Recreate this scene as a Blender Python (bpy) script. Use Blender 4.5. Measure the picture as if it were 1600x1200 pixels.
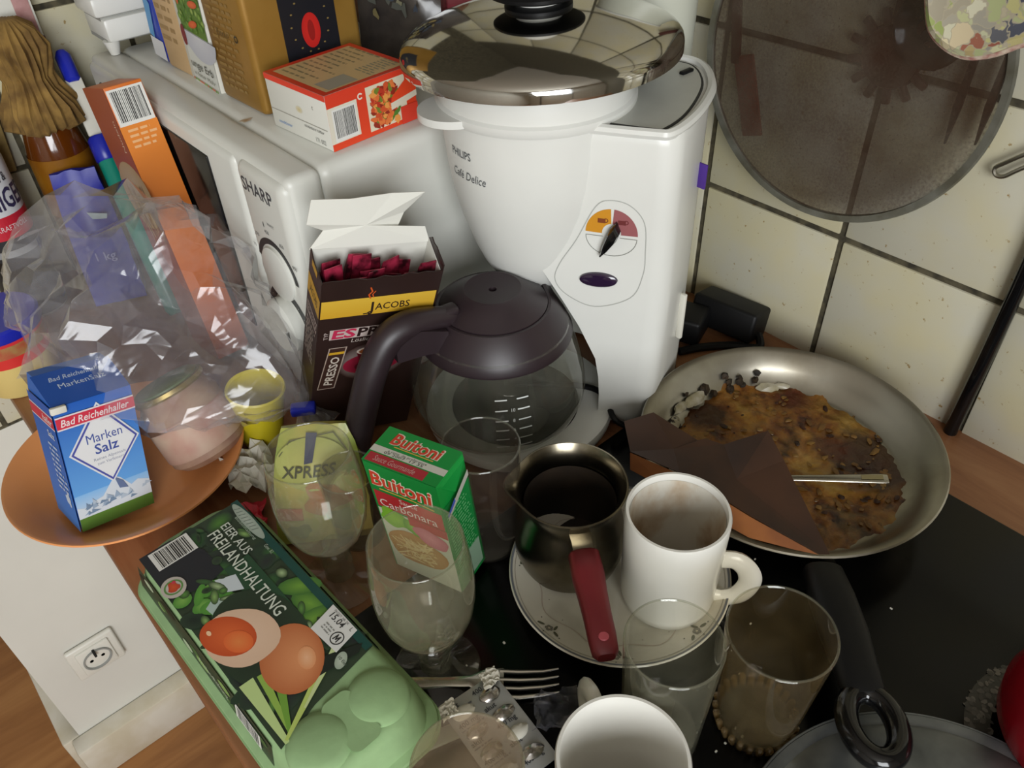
import bpy, bmesh, math, random
from mathutils import Vector, Matrix, Euler, noise
random.seed(7)
scene = bpy.context.scene
col = scene.collection
PI = math.pi
for o in list(bpy.data.objects):
    bpy.data.objects.remove(o)

# ------------------------------------------------------------------ camera
CAM_H = 0.5529
cd = bpy.data.cameras.new('camera')
cam = bpy.data.objects.new('camera', cd)
col.objects.link(cam)
_r = ((0.74726166, -0.66370938, -0.03301312), (-0.4514464, -0.4705679, -0.7581306), (0.48764348, 0.58142558, -0.65126656))
X_, D_, F_ = (Vector(v).normalized() for v in _r)
_m = Matrix.Identity(4)
for i in range(3):
    _m[i][0], _m[i][1], _m[i][2] = X_[i], -D_[i], -F_[i]
_m[0][3], _m[1][3], _m[2][3] = 0.0, 0.0, CAM_H
cam.matrix_world = _m
cd.sensor_width = 36.0
cd.lens = 36.0 * 1272.22 / 1600.0
cd.clip_start = 0.01
scene.camera = cam

# ------------------------------------------------------------------ light
world = bpy.data.worlds.new('world')
scene.world = world
world.use_nodes = True
_b = world.node_tree.nodes['Background']
_b.inputs[0].default_value = (0.80, 0.88, 1.0, 1)
_b.inputs[1].default_value = 0.9


def area(name, loc, target, sx, sy, power, color=(1, 1, 1)):
    l = bpy.data.lights.new(name, 'AREA')
    l.shape = 'RECTANGLE'
    l.size, l.size_y, l.energy, l.color = sx, sy, power, color
    o = bpy.data.objects.new(name, l)
    col.objects.link(o)
    o.location = loc
    o.rotation_euler = (Vector(target) - Vector(loc)).to_track_quat('-Z', 'Y').to_euler()
    return o


area('window_daylight', (-1.05, -1.55, 0.80), (-0.35, 0.4, -0.05), 1.25, 1.25, 56.0, (0.96, 0.985, 1.0))
scene.view_settings.view_transform = 'Standard'
scene.view_settings.look = 'None'
scene.view_settings.gamma = 1.0
scene.view_settings.use_curve_mapping = False
scene.view_settings.exposure = 0.12
scene.cycles.max_bounces = 10
scene.cycles.transparent_max_bounces = 40
scene.cycles.caustics_reflective = False
scene.cycles.caustics_refractive = False
scene.cycles.use_denoising = True

# ------------------------------------------------------------------ colours and materials


def lin(c):
    if isinstance(c, str):
        c = c.lstrip('#')
        c = tuple(int(c[i:i + 2], 16) / 255 for i in (0, 2, 4))
    return tuple((v / 12.92 if v <= 0.04045 else ((v + 0.055) / 1.055) ** 2.4) for v in c)


def rgba(c):
    return lin(c) + (1.0,)


def new_mat(name):
    m = bpy.data.materials.new(name)
    m.use_nodes = True
    nt = m.node_tree
    p = nt.nodes['Principled BSDF']
    return m, nt, p


def N(nt, kind, **kw):
    n = nt.nodes.new(kind)
    for k, v in kw.items():
        if k.startswith('i_'):
            n.inputs[k[2:].replace('_', ' ')].default_value = v
        else:
            setattr(n, k, v)
    return n


def coords(nt, scale=(1, 1, 1), kind='Object'):
    tc = N(nt, 'ShaderNodeTexCoord')
    mp = N(nt, 'ShaderNodeMapping')
    mp.inputs['Scale'].default_value = scale
    nt.links.new(tc.outputs[kind], mp.inputs[0])
    return mp.outputs[0]


def ramp(nt, fac, stops):
    r = N(nt, 'ShaderNodeValToRGB')
    e = r.color_ramp.elements
    while len(e) < len(stops):
        e.new(0.5)
    for el, (p, c) in zip(e, stops):
        el.position = p
        el.color = rgba(c) if isinstance(c, str) else (tuple(c) + (1,) if len(c) == 3 else c)
    nt.links.new(fac, r.inputs[0])
    return r.outputs[0]


def bump(nt, p, fac, strength=0.2, dist=0.002):
    b = N(nt, 'ShaderNodeBump')
    b.inputs['Strength'].default_value = strength
    b.inputs['Distance'].default_value = dist
    nt.links.new(fac, b.inputs['Height'])
    nt.links.new(b.outputs[0], p.inputs['Normal'])


def plain(name, c, rough=0.5, metal=0.0, var=0.0, scale=30.0, bmp=0.0, spec=None, c2=None, coat=0.0, emis=None):
    m, nt, p = new_mat(name)
    p.inputs['Roughness'].default_value = rough
    p.inputs['Metallic'].default_value = metal
    p.inputs['Base Color'].default_value = rgba(c)
    if spec is not None:
        p.inputs['Specular IOR Level'].default_value = spec
    if coat:
        p.inputs['Coat Weight'].default_value = coat
        p.inputs['Coat Roughness'].default_value = 0.05
    if var or bmp or c2:
        v = coords(nt)
        nz = N(nt, 'ShaderNodeTexNoise', i_Scale=scale, i_Detail=5.0)
        nt.links.new(v, nz.inputs['Vector'])
        a = lin(c)
        b = lin(c2) if c2 else tuple(x * (1 - var) for x in a)
        if var or c2:
            out = ramp(nt, nz.outputs[0], [(0.35, tuple(b)), (0.65, tuple(a))])
            nt.links.new(out, p.inputs['Base Color'])
        if bmp:
            bump(nt, p, nz.outputs[0], bmp)
    return m


def glass(name, tint=(0.93, 0.95, 0.93), film=0.06, filmc='#b9b5a5', rough=0.03, edge=0.5, scale=18.0, ior=1.5):
    """thin glass: clear body, mirror film by Fresnel, a little dried-on film"""
    m = bpy.data.materials.new(name)
    m.use_nodes = True
    nt = m.node_tree
    nt.nodes.clear()
    out = N(nt, 'ShaderNodeOutputMaterial')
    tr = N(nt, 'ShaderNodeBsdfTransparent')
    tr.inputs[0].default_value = tint + (1,)
    gl = N(nt, 'ShaderNodeBsdfGlossy')
    gl.inputs['Roughness'].default_value = rough
    gl.inputs['Color'].default_value = (0.9, 0.9, 0.9, 1)
    df = N(nt, 'ShaderNodeBsdfDiffuse')
    df.inputs[0].default_value = rgba(filmc)
    tl = N(nt, 'ShaderNodeBsdfTranslucent')
    tl.inputs[0].default_value = rgba(filmc)
    ad = N(nt, 'ShaderNodeMixShader')
    nt.links.new(df.outputs[0], ad.inputs[1])
    nt.links.new(tl.outputs[0], ad.inputs[2])
    v = coords(nt)
    nz = N(nt, 'ShaderNodeTexNoise', i_Scale=scale, i_Detail=6.0, i_Roughness=0.65)
    nt.links.new(v, nz.inputs['Vector'])
    mr = N(nt, 'ShaderNodeMapRange')
    mr.inputs['From Min'].default_value = 0.3
    mr.inputs['From Max'].default_value = 0.75
    mr.inputs['To Min'].default_value = film * 0.5
    mr.inputs['To Max'].default_value = film * 1.9
    nt.links.new(nz.outputs[0], mr.inputs['Value'])
    lw = N(nt, 'ShaderNodeLayerWeight')
    lw.inputs['Blend'].default_value = 0.35
    pw = N(nt, 'ShaderNodeMath', operation='POWER')
    nt.links.new(lw.outputs['Facing'], pw.inputs[0])
    pw.inputs[1].default_value = 3.0
    ml = N(nt, 'ShaderNodeMath', operation='MULTIPLY')
    nt.links.new(pw.outputs[0], ml.inputs[0])
    ml.inputs[1].default_value = edge * 0.35
    sm = N(nt, 'ShaderNodeMath', operation='ADD', use_clamp=True)
    nt.links.new(mr.outputs[0], sm.inputs[0])
    nt.links.new(ml.outputs[0], sm.inputs[1])
    m1 = N(nt, 'ShaderNodeMixShader')
    nt.links.new(sm.outputs[0], m1.inputs[0])
    nt.links.new(tr.outputs[0], m1.inputs[1])
    nt.links.new(ad.outputs[0], m1.inputs[2])
    fr = N(nt, 'ShaderNodeFresnel')
    fr.inputs['IOR'].default_value = ior
    gm = N(nt, 'ShaderNodeNewGeometry')
    fx = N(nt, 'ShaderNodeMath', operation='SUBTRACT')
    fx.inputs[0].default_value = 1.0
    nt.links.new(gm.outputs['Backfacing'], fx.inputs[1])
    fy = N(nt, 'ShaderNodeMath', operation='MULTIPLY')
    nt.links.new(fx.outputs[0], fy.inputs[0])
    nt.links.new(fr.outputs[0], fy.inputs[1])
    m2 = N(nt, 'ShaderNodeMixShader')
    nt.links.new(fy.outputs[0], m2.inputs[0])
    nt.links.new(m1.outputs[0], m2.inputs[1])
    nt.links.new(gl.outputs[0], m2.inputs[2])
    nt.links.new(m2.outputs[0], out.inputs[0])
    return m


def wood(name, c1, c2, c3, axis=1, scale=1.0, rough=0.45):
    m, nt, p = new_mat(name)
    s = [14 * scale] * 3
    s[axis] = 1.3 * scale
    v = coords(nt, tuple(s))
    n1 = N(nt, 'ShaderNodeTexNoise', i_Scale=3.0, i_Detail=8.0, i_Roughness=0.62, i_Distortion=0.6)
    nt.links.new(v, n1.inputs['Vector'])
    c = ramp(nt, n1.outputs[0], [(0.3, c1), (0.5, c2), (0.7, c3)])
    nt.links.new(c, p.inputs['Base Color'])
    p.inputs['Roughness'].default_value = rough
    bump(nt, p, n1.outputs[0], 0.12)
    return m


M = {}
M['white_plastic'] = plain('white_plastic', '#dcdcd6', 0.32, var=0.05, scale=12)
M['mw_white'] = plain('microwave_enamel', '#d2d2ca', 0.38, var=0.06, scale=9)
M['cream_plastic'] = plain('cream_plastic', '#d8d6cc', 0.4, var=0.05, scale=10)
M['grey_plastic'] = plain('grey_plastic', '#8e908c', 0.5)
M['seam'] = plain('seam_line', '#9a9a94', 0.6)
M['dark_seam'] = plain('dark_seam', '#2b2b29', 0.6)
M['black_plastic'] = plain('black_plastic', '#101011', 0.5, var=0.2, scale=40, spec=0.25)
M['black_gloss'] = plain('black_gloss', '#0c0c0d', 0.12)
M['door_black'] = plain('oven_window_black', '#0b0b0c', 0.15)
M['brown_plastic'] = plain('dark_brown_plastic', '#2b2024', 0.42, var=0.15, scale=25)
M['purple_plastic'] = plain('purple_switch', '#2a1a33', 0.1, coat=0.5)
M['steel'] = plain('steel', '#c6c4be', 0.07, 1.0)
M['cutlery'] = plain('cutlery_steel', '#bdb9ae', 0.25, 1.0, var=0.15, scale=50)
M['cezve_steel'] = plain('stained_steel', '#97907f', 0.24, 1.0, c2='#6b6353', scale=22)
M['galv'] = plain('dull_steel_band', '#8d8d84', 0.45, 0.7, c2='#6d6a5c', scale=40)
M['red_handle'] = plain('dark_red_handle', '#6f1a20', 0.45, var=0.2, scale=30)
M['orange_plate'] = plain('orange_glaze', '#e0965c', 0.28, var=0.08, scale=12)
M['china'] = plain('cream_china', '#d8d2c2', 0.16, var=0.04)
M['mug_white'] = plain('white_china', '#dcdad2', 0.18, var=0.03)
M['carton_green'] = plain('green_pulp', '#8fae7c', 0.85, var=0.1, scale=60, bmp=0.25)
M['paper_white'] = plain('white_paper', '#d5d2c6', 0.8, var=0.05)
M['board_white'] = plain('white_board', '#d6d5cc', 0.7)
M['gold_foil'] = plain('gold_foil', '#a57e3a', 0.38, 0.35, c2='#8a6527', scale=10)
M['raffia'] = plain('raffia', '#8f7038', 0.9, c2='#6a4f26', scale=60, bmp=0.8)
M['cardboard'] = plain('cardboard', '#9a8150', 0.85, c2='#74602f', scale=30)
M['red_paint'] = plain('red_enamel', '#8c0f1c', 0.25, var=0.2)
M['teal'] = plain('teal_plastic', '#128a76', 0.3)
M['blue_plastic'] = plain('blue_plastic', '#1f2aa6', 0.3)
M['yellow_plastic'] = plain('yellow_plastic', '#c9b823', 0.4)
M['amber'] = plain('amber_bottle', '#5a2c08', 0.12, coat=0.5)
M['grey_lid'] = plain('dull_grey_metal', '#84888a', 0.38, 0.75, c2='#5a5e60', scale=22)
M['dark_cavity'] = plain('dark_inside', '#0a0a0a', 0.9)
M['wire'] = plain('wire_steel', '#a9a69a', 0.3, 1.0)
M['foil'] = plain('crumpled_foil', '#b8b4b0', 0.25, 1.0)
M['burgundy'] = plain('burgundy_board', '#8d1526', 0.5)
M['sachet'] = plain('pink_foil_sachet', '#b0304c', 0.3, 0.2, c2='#2c0c12', scale=90)
M['jar_food'] = plain('pinkish_preserve', '#a98c74', 0.6, c2='#8f6a5a', scale=35, bmp=0.4)
M['gold_metal'] = plain('gold_lacquer', '#8f7c45', 0.35, 0.6)
M['green_lid'] = plain('green_lid', '#4f5e38', 0.5, c2='#65704a', scale=40)
M['cloth'] = None
M['glass'] = glass('clear_glass', (0.97, 0.975, 0.965), film=0.03)
M['dirty_glass'] = glass('smeared_glass', (0.975, 0.975, 0.955), 0.075, '#d6d2b4')
M['brown_glass'] = glass('brown_smeared_glass', (0.95, 0.93, 0.88), 0.05, '#a08a62')
M['tumbler_glass'] = glass('tumbler_glass', (0.965, 0.965, 0.95), 0.05, '#c9c6ac')
M['grey_glass'] = glass('grey_glass', (0.80, 0.785, 0.765), 0.05, '#8d857c')
M['milky_glass'] = glass('milky_glass', (0.95, 0.93, 0.89), 0.20, '#cdb9a0')
M['carafe_glass'] = glass('carafe_glass', (0.96, 0.97, 0.96), 0.07, '#b5b2a2')
M['bag'] = glass('clear_film', (0.98, 0.98, 0.985), 0.15, '#dcdce2', 0.14, 0.7, 20.0, 1.55)
M['stem'] = glass('thick_glass', (0.88, 0.89, 0.86), 0.08, '#c9c6b0', 0.02, 1.0)


def bag_bump():
    nt = M['bag'].node_tree
    v = coords(nt)
    nz = N(nt, 'ShaderNodeTexNoise', i_Scale=16.0, i_Detail=2.0, i_Distortion=1.8)
    nt.links.new(v, nz.inputs['Vector'])
    b = N(nt, 'ShaderNodeBump', i_Strength=0.35, i_Distance=0.012)
    nt.links.new(nz.outputs[0], b.inputs['Height'])
    for n in nt.nodes:
        if n.type == 'BSDF_GLOSSY':
            nt.links.new(b.outputs[0], n.inputs['Normal'])


bag_bump()


def tile_mat():
    m, nt, p = new_mat('cream_tile_glaze')
    v = coords(nt, kind='Object')
    oi = N(nt, 'ShaderNodeObjectInfo')
    ad = N(nt, 'ShaderNodeVectorMath', operation='ADD')
    sc = N(nt, 'ShaderNodeVectorMath', operation='SCALE')
    cx = N(nt, 'ShaderNodeCombineXYZ')
    for k in range(3):
        nt.links.new(oi.outputs['Random'], cx.inputs[k])
    nt.links.new(cx.outputs[0], sc.inputs[0])
    sc.inputs['Scale'].default_value = 13.0
    nt.links.new(v, ad.inputs[0])
    nt.links.new(sc.outputs[0], ad.inputs[1])
    n1 = N(nt, 'ShaderNodeTexNoise', i_Scale=14.0, i_Detail=3.0)
    nt.links.new(ad.outputs[0], n1.inputs['Vector'])
    base = ramp(nt, n1.outputs[0], [(0.35, '#bebaa8'), (0.62, '#c2ba9a')])
    n2 = N(nt, 'ShaderNodeTexNoise', i_Scale=150.0, i_Detail=3.0, i_Roughness=0.6)
    nt.links.new(ad.outputs[0], n2.inputs['Vector'])
    spots = ramp(nt, n2.outputs[0], [(0.66, (0, 0, 0)), (0.74, (1, 1, 1))])
    mx = N(nt, 'ShaderNodeMix', data_type='RGBA')
    nt.links.new(spots, mx.inputs[0])
    nt.links.new(base, mx.inputs[6])
    mx.inputs[7].default_value = rgba('#8f7440')
    nt.links.new(mx.outputs[2], p.inputs['Base Color'])
    p.inputs['Roughness'].default_value = 0.3
    return m


M['tile'] = tile_mat()
M['grout'] = plain('dark_grout', '#2e2a1f', 0.9, c2='#57503c', scale=90)
M['wall_paint'] = plain('white_wall_paint', '#d3d1c8', 0.75, var=0.06, scale=6)
M['base_paint'] = plain('yellowed_gloss_paint', '#d2cdbf', 0.5, c2='#c2b9a2', scale=16)
M['ceiling'] = plain('ceiling_paint', '#d5d2c8', 0.9)
M['worktop'] = wood('worktop_wood', '#74492c', '#8d5f3f', '#9d724f', 1)
M['floor'] = wood('floor_wood', '#86582f', '#9b6a3c', '#ab7a48', 0, 0.5, 0.5)
M['hob'] = plain('black_ceramic', '#050505', 0.2, var=0.3, scale=60, spec=0.22)


def print_mat():
    m, nt, p = new_mat('printed_colour')
    a = N(nt, 'ShaderNodeAttribute', attribute_name='Col')
    nt.links.new(a.outputs['Color'], p.inputs['Base Color'])
    p.inputs['Roughness'].default_value = 0.42
    return m


M['print'] = print_mat()

# ------------------------------------------------------------------ mesh building


class MB:
    def __init__(self):
        self.v, self.f = [], []

    def add(self, v, f, m=None):
        o = len(self.v)
        self.v += [(m @ Vector(p)) if m else Vector(p) for p in v]
        self.f += [tuple(i + o for i in q) for q in f]
        return self

    def bm(self, bm, m=None):
        bm.verts.ensure_lookup_table()
        self.add([v.co.copy() for v in bm.verts], [tuple(x.index for x in f.verts) for f in bm.faces], m)
        bm.free()
        return self

    def rbox(self, size, c=(0, 0, 0), bev=0.0, seg=2, m=None):
        bm = bmesh.new()
        bmesh.ops.create_cube(bm, size=1.0)
        for v in bm.verts:
            v.co = Vector((v.co.x * size[0] + c[0], v.co.y * size[1] + c[1], v.co.z * size[2] + c[2]))
        if bev:
            bmesh.ops.bevel(bm, geom=list(bm.edges), offset=bev, segments=seg, profile=0.5, affect='EDGES')
        bm.verts.index_update()
        return self.bm(bm, m)

    def lathe(self, prof, n=48, c=(0, 0), m=None, squash=None):
        """prof: list of (r, z); r=0 makes a pole"""
        vs, rings = [], []
        for r, z in prof:
            if r <= 1e-7:
                rings.append([len(vs)])
                vs.append((c[0], c[1], z))
            else:
                rings.append(list(range(len(vs), len(vs) + n)))
                for k in range(n):
                    a = 2 * PI * k / n
                    rr = r * (squash(a, z) if squash else 1.0)
                    vs.append((c[0] + rr * math.cos(a), c[1] + rr * math.sin(a), z))
        fs = []
        for a, b in zip(rings, rings[1:]):
            if len(a) == 1 and len(b) == 1:
                continue
            for k in range(n):
                k2 = (k + 1) % n
                if len(a) == 1:
                    fs.append((a[0], b[k2], b[k]))
                elif len(b) == 1:
                    fs.append((a[k], a[k2], b[0]))
                else:
                    fs.append((a[k], a[k2], b[k2], b[k]))
        return self.add(vs, fs, m)

    def tube(self, path, r, n=10, cap=True, flat=1.0, up=None, closed=False, m=None):
        path = [Vector(p) for p in path]
        rs = r if isinstance(r, (list, tuple)) else [r] * len(path)
        vs, fs, L = [], [], len(path)
        prev = None
        for i, p in enumerate(path):
            t = (path[(i + 1) % L] - path[i - 1]) if closed else (path[min(i + 1, L - 1)] - path[max(i - 1, 0)])
            t.normalize()
            if up is not None:
                u = t.cross(Vector(up))
            elif prev is None:
                u = t.cross(Vector((0, 0, 1)) if abs(t.z) < 0.9 else Vector((1, 0, 0)))
            else:
                u = prev - t * prev.dot(t)
            u.normalize()
            w = t.cross(u).normalized()
            prev = u
            for k in range(n):
                a = 2 * PI * k / n
                vs.append(p + u * (math.cos(a) * rs[i]) + w * (math.sin(a) * rs[i] * flat))
        for i in range(L if closed else L - 1):
            j = (i + 1) % L
            for k in range(n):
                k2 = (k + 1) % n
                fs.append((i * n + k, i * n + k2, j * n + k2, j * n + k))
        if cap and not closed:
            fs.append(tuple(range(n - 1, -1, -1)))
            fs.append(tuple((L - 1) * n + k for k in range(n)))
        return self.add(vs, fs, m)

    def loft(self, rings, m=None, cap=True, closed=True):
        n = len(rings[0])
        vs = [Vector(p) for r in rings for p in r]
        fs = []
        for i in range(len(rings) - 1):
            for k in range(n if closed else n - 1):
                k2 = (k + 1) % n
                fs.append((i * n + k, i * n + k2, (i + 1) * n + k2, (i + 1) * n + k))
        if cap:
            fs.append(tuple(range(n - 1, -1, -1)))
            fs.append(tuple((len(rings) - 1) * n + k for k in range(n)))
        return self.add(vs, fs, m)

    def prism(self, pts, z0, z1, m=None):
        return self.loft([[(x, y, z0) for x, y in pts], [(x, y, z1) for x, y in pts]], m)

    def sheet(self, vs, fs, t, m=None):
        """give a sheet of faces a thickness"""
        vs = [Vector(v) for v in vs]
        nn = [Vector((0, 0, 0)) for _ in vs]
        for f in fs:
            a, b, c = (vs[f[0]], vs[f[1]], vs[f[2]])
            q = (b - a).cross(c - a)
            for i in f:
                nn[i] = nn[i] + q
        n = len(vs)
        top = [v + w.normalized() * t * 0.5 for v, w in zip(vs, nn)]
        bot = [v - w.normalized() * t * 0.5 for v, w in zip(vs, nn)]
        ed = {}
        for f in fs:
            for a, b in zip(f, f[1:] + f[:1]):
                ed[(a, b)] = 1
        side = [(b, a, a + n, b + n) for (a, b) in ed if (b, a) not in ed]
        return self.add(top + bot, list(fs) + [tuple(i + n for i in reversed(f)) for f in fs] + side, m)


WM = {}


def link(o, parent=None):
    col.objects.link(o)
    if parent is not None:
        o.parent = parent


def thing(name, label, cat, loc=(0, 0, 0), rot=(0, 0, 0), group=None):
    o = bpy.data.objects.new(name, None)
    o.empty_display_size = 0.02
    link(o)
    o.location = loc
    o.rotation_euler = rot
    o['label'], o['category'] = label, cat
    if group:
        o['group'] = group
    WM[o.name] = Matrix.Translation(loc) @ Euler(rot).to_matrix().to_4x4()
    return o


def obj(name, mb, mat, parent=None, local=False, angle=38, label=None, kind=None, cat=None, group=None, flat=False):
    me = bpy.data.meshes.new(name)
    vs = mb.v
    if parent is not None and not local:
        inv = WM[parent.name].inverted()
        vs = [inv @ v for v in vs]
    me.from_pydata([tuple(v) for v in vs], [], mb.f)
    bm = bmesh.new()
    bm.from_mesh(me)
    bmesh.ops.recalc_face_normals(bm, faces=bm.faces)
    bm.to_mesh(me)
    bm.free()
    if not flat:
        me.polygons.foreach_set('use_smooth', [True] * len(me.polygons))
        me.set_sharp_from_angle(angle=math.radians(angle))
    me.materials.append(M[mat] if isinstance(mat, str) else mat)
    o = bpy.data.objects.new(name, me)
    link(o, parent)
    WM[o.name] = WM[parent.name] if parent is not None else Matrix.Identity(4)
    if label:
        o['label'] = label
    if kind:
        o['kind'] = kind
    if cat:
        o['category'] = cat
    if group:
        o['group'] = group
    return o


def copy_tree(o, parent=None, loc=None, label=None):
    c = o.copy()
    col.objects.link(c)
    c.parent = parent
    if loc is not None:
        c.location = loc
    if label:
        c['label'] = label
    for ch in o.children:
        copy_tree(ch, c)
    return c


# ------------------------------------------------------------------ flat print
_tc = {}


def text2d(s, bold=0.0, shear=0.0):
    key = (s, bold, shear)
    if key not in _tc:
        cu = bpy.data.curves.new('t', 'FONT')
        cu.body = s
        cu.size = 1.0
        cu.offset = bold
        cu.shear = shear
        cu.resolution_u = 2
        o = bpy.data.objects.new('t', cu)
        me = bpy.data.meshes.new_from_object(o)
        vs = [(v.co.x, v.co.y) for v in me.vertices]
        fs = [tuple(p.vertices) for p in me.polygons]
        bpy.data.objects.remove(o)
        bpy.data.curves.remove(cu)
        bpy.data.meshes.remove(me)
        _tc[key] = (vs, fs)
    return _tc[key]


class Print:
    def __init__(self, mapf, base=0.0002, step=0.00012):
        self.mapf, self.v, self.f, self.c, self.base, self.step, self.k = mapf, [], [], [], base, step, 0

    def put(self, pts, faces, cols, layer):
        o = len(self.v)
        self.k += 1
        h = self.base + self.step * layer + 1.6e-6 * (self.k % 70)
        self.v += [self.mapf(u, v, h) for u, v in pts]
        self.c += cols
        self.f += [tuple(i + o for i in f) for f in faces]

    def poly(self, pts, c, layer=0):
        cs = [lin(x) for x in c] if isinstance(c, list) else [lin(c)] * len(pts)
        self.put(pts, [tuple(range(len(pts)))], cs, layer)

    def rect(self, u0, v0, u1, v1, c, layer=0, nu=1, c2=None):
        a, b = lin(c), lin(c2 or c)
        pts = [(u0 + (u1 - u0) * i / nu, v) for v in (v0, v1) for i in range(nu + 1)]
        self.put(pts, [(i, i + 1, nu + 2 + i, nu + 1 + i) for i in range(nu)], [a] * (nu + 1) + [b] * (nu + 1), layer)

    def ell(self, cu, cv, ru, rv, c, ce=None, rot=0.0, layer=0, n=24, a0=0.0, a1=2 * PI, off=(0, 0), wob=0.0):
        ce = ce or c
        cr, sr = math.cos(rot), math.sin(rot)
        full = abs(a1 - a0 - 2 * PI) < 1e-6
        pts = [(cu + off[0], cv + off[1])]
        for i in range(n + (0 if full else 1)):
            a = a0 + (a1 - a0) * i / n
            k = 1 + wob * math.sin(3 * a + cu * 900) * 0.6 + wob * math.sin(5 * a + cv * 700) * 0.4
            x, y = ru * k * math.cos(a), rv * k * math.sin(a)
            pts.append((cu + x * cr - y * sr, cv + x * sr + y * cr))
        m = len(pts) - 1
        fs = [(0, i + 1, (i + 1) % m + 1) for i in range(m if full else m - 1)]
        self.put(pts, fs, [lin(c)] + [lin(ce)] * m, layer)

    def ring(self, cu, cv, r0, r1, c, layer=0, n=32, a0=0.0, a1=2 * PI, sq=1.0):
        pts = []
        for i in range(n + 1):
            a = a0 + (a1 - a0) * i / n
            pts += [(cu + r0 * math.cos(a), cv + r0 * math.sin(a) * sq), (cu + r1 * math.cos(a), cv + r1 * math.sin(a) * sq)]
        self.put(pts, [(2 * i, 2 * i + 1, 2 * i + 3, 2 * i + 2) for i in range(n)], [lin(c)] * len(pts), layer)

    def line(self, pts, wd, c, layer=0):
        for (a, b), (p, q) in zip(pts, pts[1:]):
            d = Vector((p - a, q - b))
            if d.length < 1e-9:
                continue
            nn = Vector((-d.y, d.x)).normalized() * wd * 0.5
            e = d.normalized() * wd * 0.3
            self.poly([(a - e.x - nn.x, b - e.y - nn.y), (p + e.x - nn.x, q + e.y - nn.y), (p + e.x + nn.x, q + e.y + nn.y), (a - e.x + nn.x, b - e.y + nn.y)], c, layer)

    def text(self, s, u, v, h, c, layer=1, bold=0.0, shear=0.0, rot=0.0, width=None, align='l'):
        vs, fs = text2d(s, bold, shear)
        if not vs:
            return
        x0, x1 = min(p[0] for p in vs), max(p[0] for p in vs)
        y1 = 0.69
        ky = h / y1
        kx = width / (x1 - x0) if width else ky
        sh = {'l': 0.0, 'c': -(x1 - x0) / 2 * kx, 'r': -(x1 - x0) * kx}[align]
        cr, sr = math.cos(rot), math.sin(rot)
        pts = []
        for x, y in vs:
            a, b = (x - x0) * kx + sh, y * ky
            pts.append((u + a * cr - b * sr, v + a * sr + b * cr))
        self.put(pts, fs, [lin(c)] * len(pts), layer)

    def scribble(self, u0, v0, u1, lines, lh, c, layer=1, seed=1):
        """rows of print too small to read"""
        rnd = random.Random(seed)
        for k in range(lines):
            v = v0 - k * lh
            u = u0
            end = u1 - rnd.random() * (u1 - u0) * 0.25
            while u < end:
                wd = lh * rnd.uniform(0.6, 2.2)
                self.rect(u, v, min(u + wd, end), v + lh * 0.45, c, layer)
                u += wd + lh * 0.4

    def barcode(self, u0, v0, u1, v1, layer=0, seed=3, vertical=True, c='#1c1c1c'):
        self.rect(u0, v0, u1, v1, '#dcdbd5', layer)
        rnd = random.Random(seed)
        mu, mv = (u1 - u0) * 0.08, (v1 - v0) * 0.1
        if vertical:
            u = u0 + mu
            while u < u1 - mu:
                wd = (u1 - u0) * rnd.choice((0.012, 0.02, 0.03, 0.012))
                self.rect(u, v0 + mv, u + wd, v1 - mv * 0.6, c, layer + 1)
                u += wd + (u1 - u0) * rnd.choice((0.014, 0.022, 0.03))
        else:
            v = v0 + mv
            while v < v1 - mv:
                wd = (v1 - v0) * rnd.choice((0.012, 0.02, 0.03, 0.012))
                self.rect(u0 + mu, v, u1 - mu * 0.6, v + wd, c, layer + 1)
                v += wd + (v1 - v0) * rnd.choice((0.014, 0.022, 0.03))

    def build(self, name, parent, local=True, label=None):
        me = bpy.data.meshes.new(name)
        vs = self.v
        if not local:
            inv = WM[parent.name].inverted()
            vs = [inv @ Vector(v) for v in vs]
        me.from_pydata([tuple(v) for v in vs], [], self.f)
        at = me.color_attributes.new('Col', 'FLOAT_COLOR', 'POINT')
        for i, c in enumerate(self.c):
            at.data[i].color = tuple(c) + (1.0,)
        me.materials.append(M['print'])
        o = bpy.data.objects.new(name, me)
        link(o, parent)
        WM[o.name] = WM[parent.name]
        if label:
            o['label'] = label
        return o


def frame(o, u, v):
    o, u, v = Vector(o), Vector(u).normalized(), Vector(v).normalized()
    n = u.cross(v).normalized()
    return lambda a, b, h: o + u * a + v * b + n * h


# ================================================================== SETTING
WX, EDGE, YF, P = 0.6759, 0.0170, 1.056, 0.16
FLOOR = -0.935


def struct(name, mb, mat, parent=None, **k):
    return obj(name, mb, mat, parent, kind='structure' if parent is None else None, **k)


struct('floor', MB().rbox((6.0, 6.0, 0.04), (-1.0, 0.4, FLOOR - 0.02)), 'floor', label='warm brown wooden floor beside the kitchen unit', cat='floor')
struct('ceiling', MB().rbox((6.0, 6.0, 0.04), (-1.0, 0.4, 1.62)), 'ceiling', label='pale ceiling over the kitchen', cat='ceiling')

wr = struct('wall_right', MB().rbox((0.06, 4.0, 2.6), (WX + 0.03 + 0.0022, -0.5, 0.35)), 'grout', label='kitchen wall with cream tiles and dark joints behind the pan', cat='wall')
wb = struct('wall_back', MB().rbox((0.84, 0.06, 2.6), (0.269, YF + 0.03 + 0.0022, 0.35)), 'grout', label='end wall with cream tiles above and white paint below', cat='wall')
tm = MB().rbox((0.0082, P - 0.0062, P - 0.0062), (0.0041, 0, 0), 0.0014, 2)
first = None


def put_tile(parent, loc, rz):
    global first
    if first is None:
        first = obj('tile', tm, 'tile', parent, local=True)
        t = first
    else:
        t = first.copy()
        col.objects.link(t)
        t.parent = parent
    t.location = loc
    t.rotation_euler = (0, 0, rz)


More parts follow.
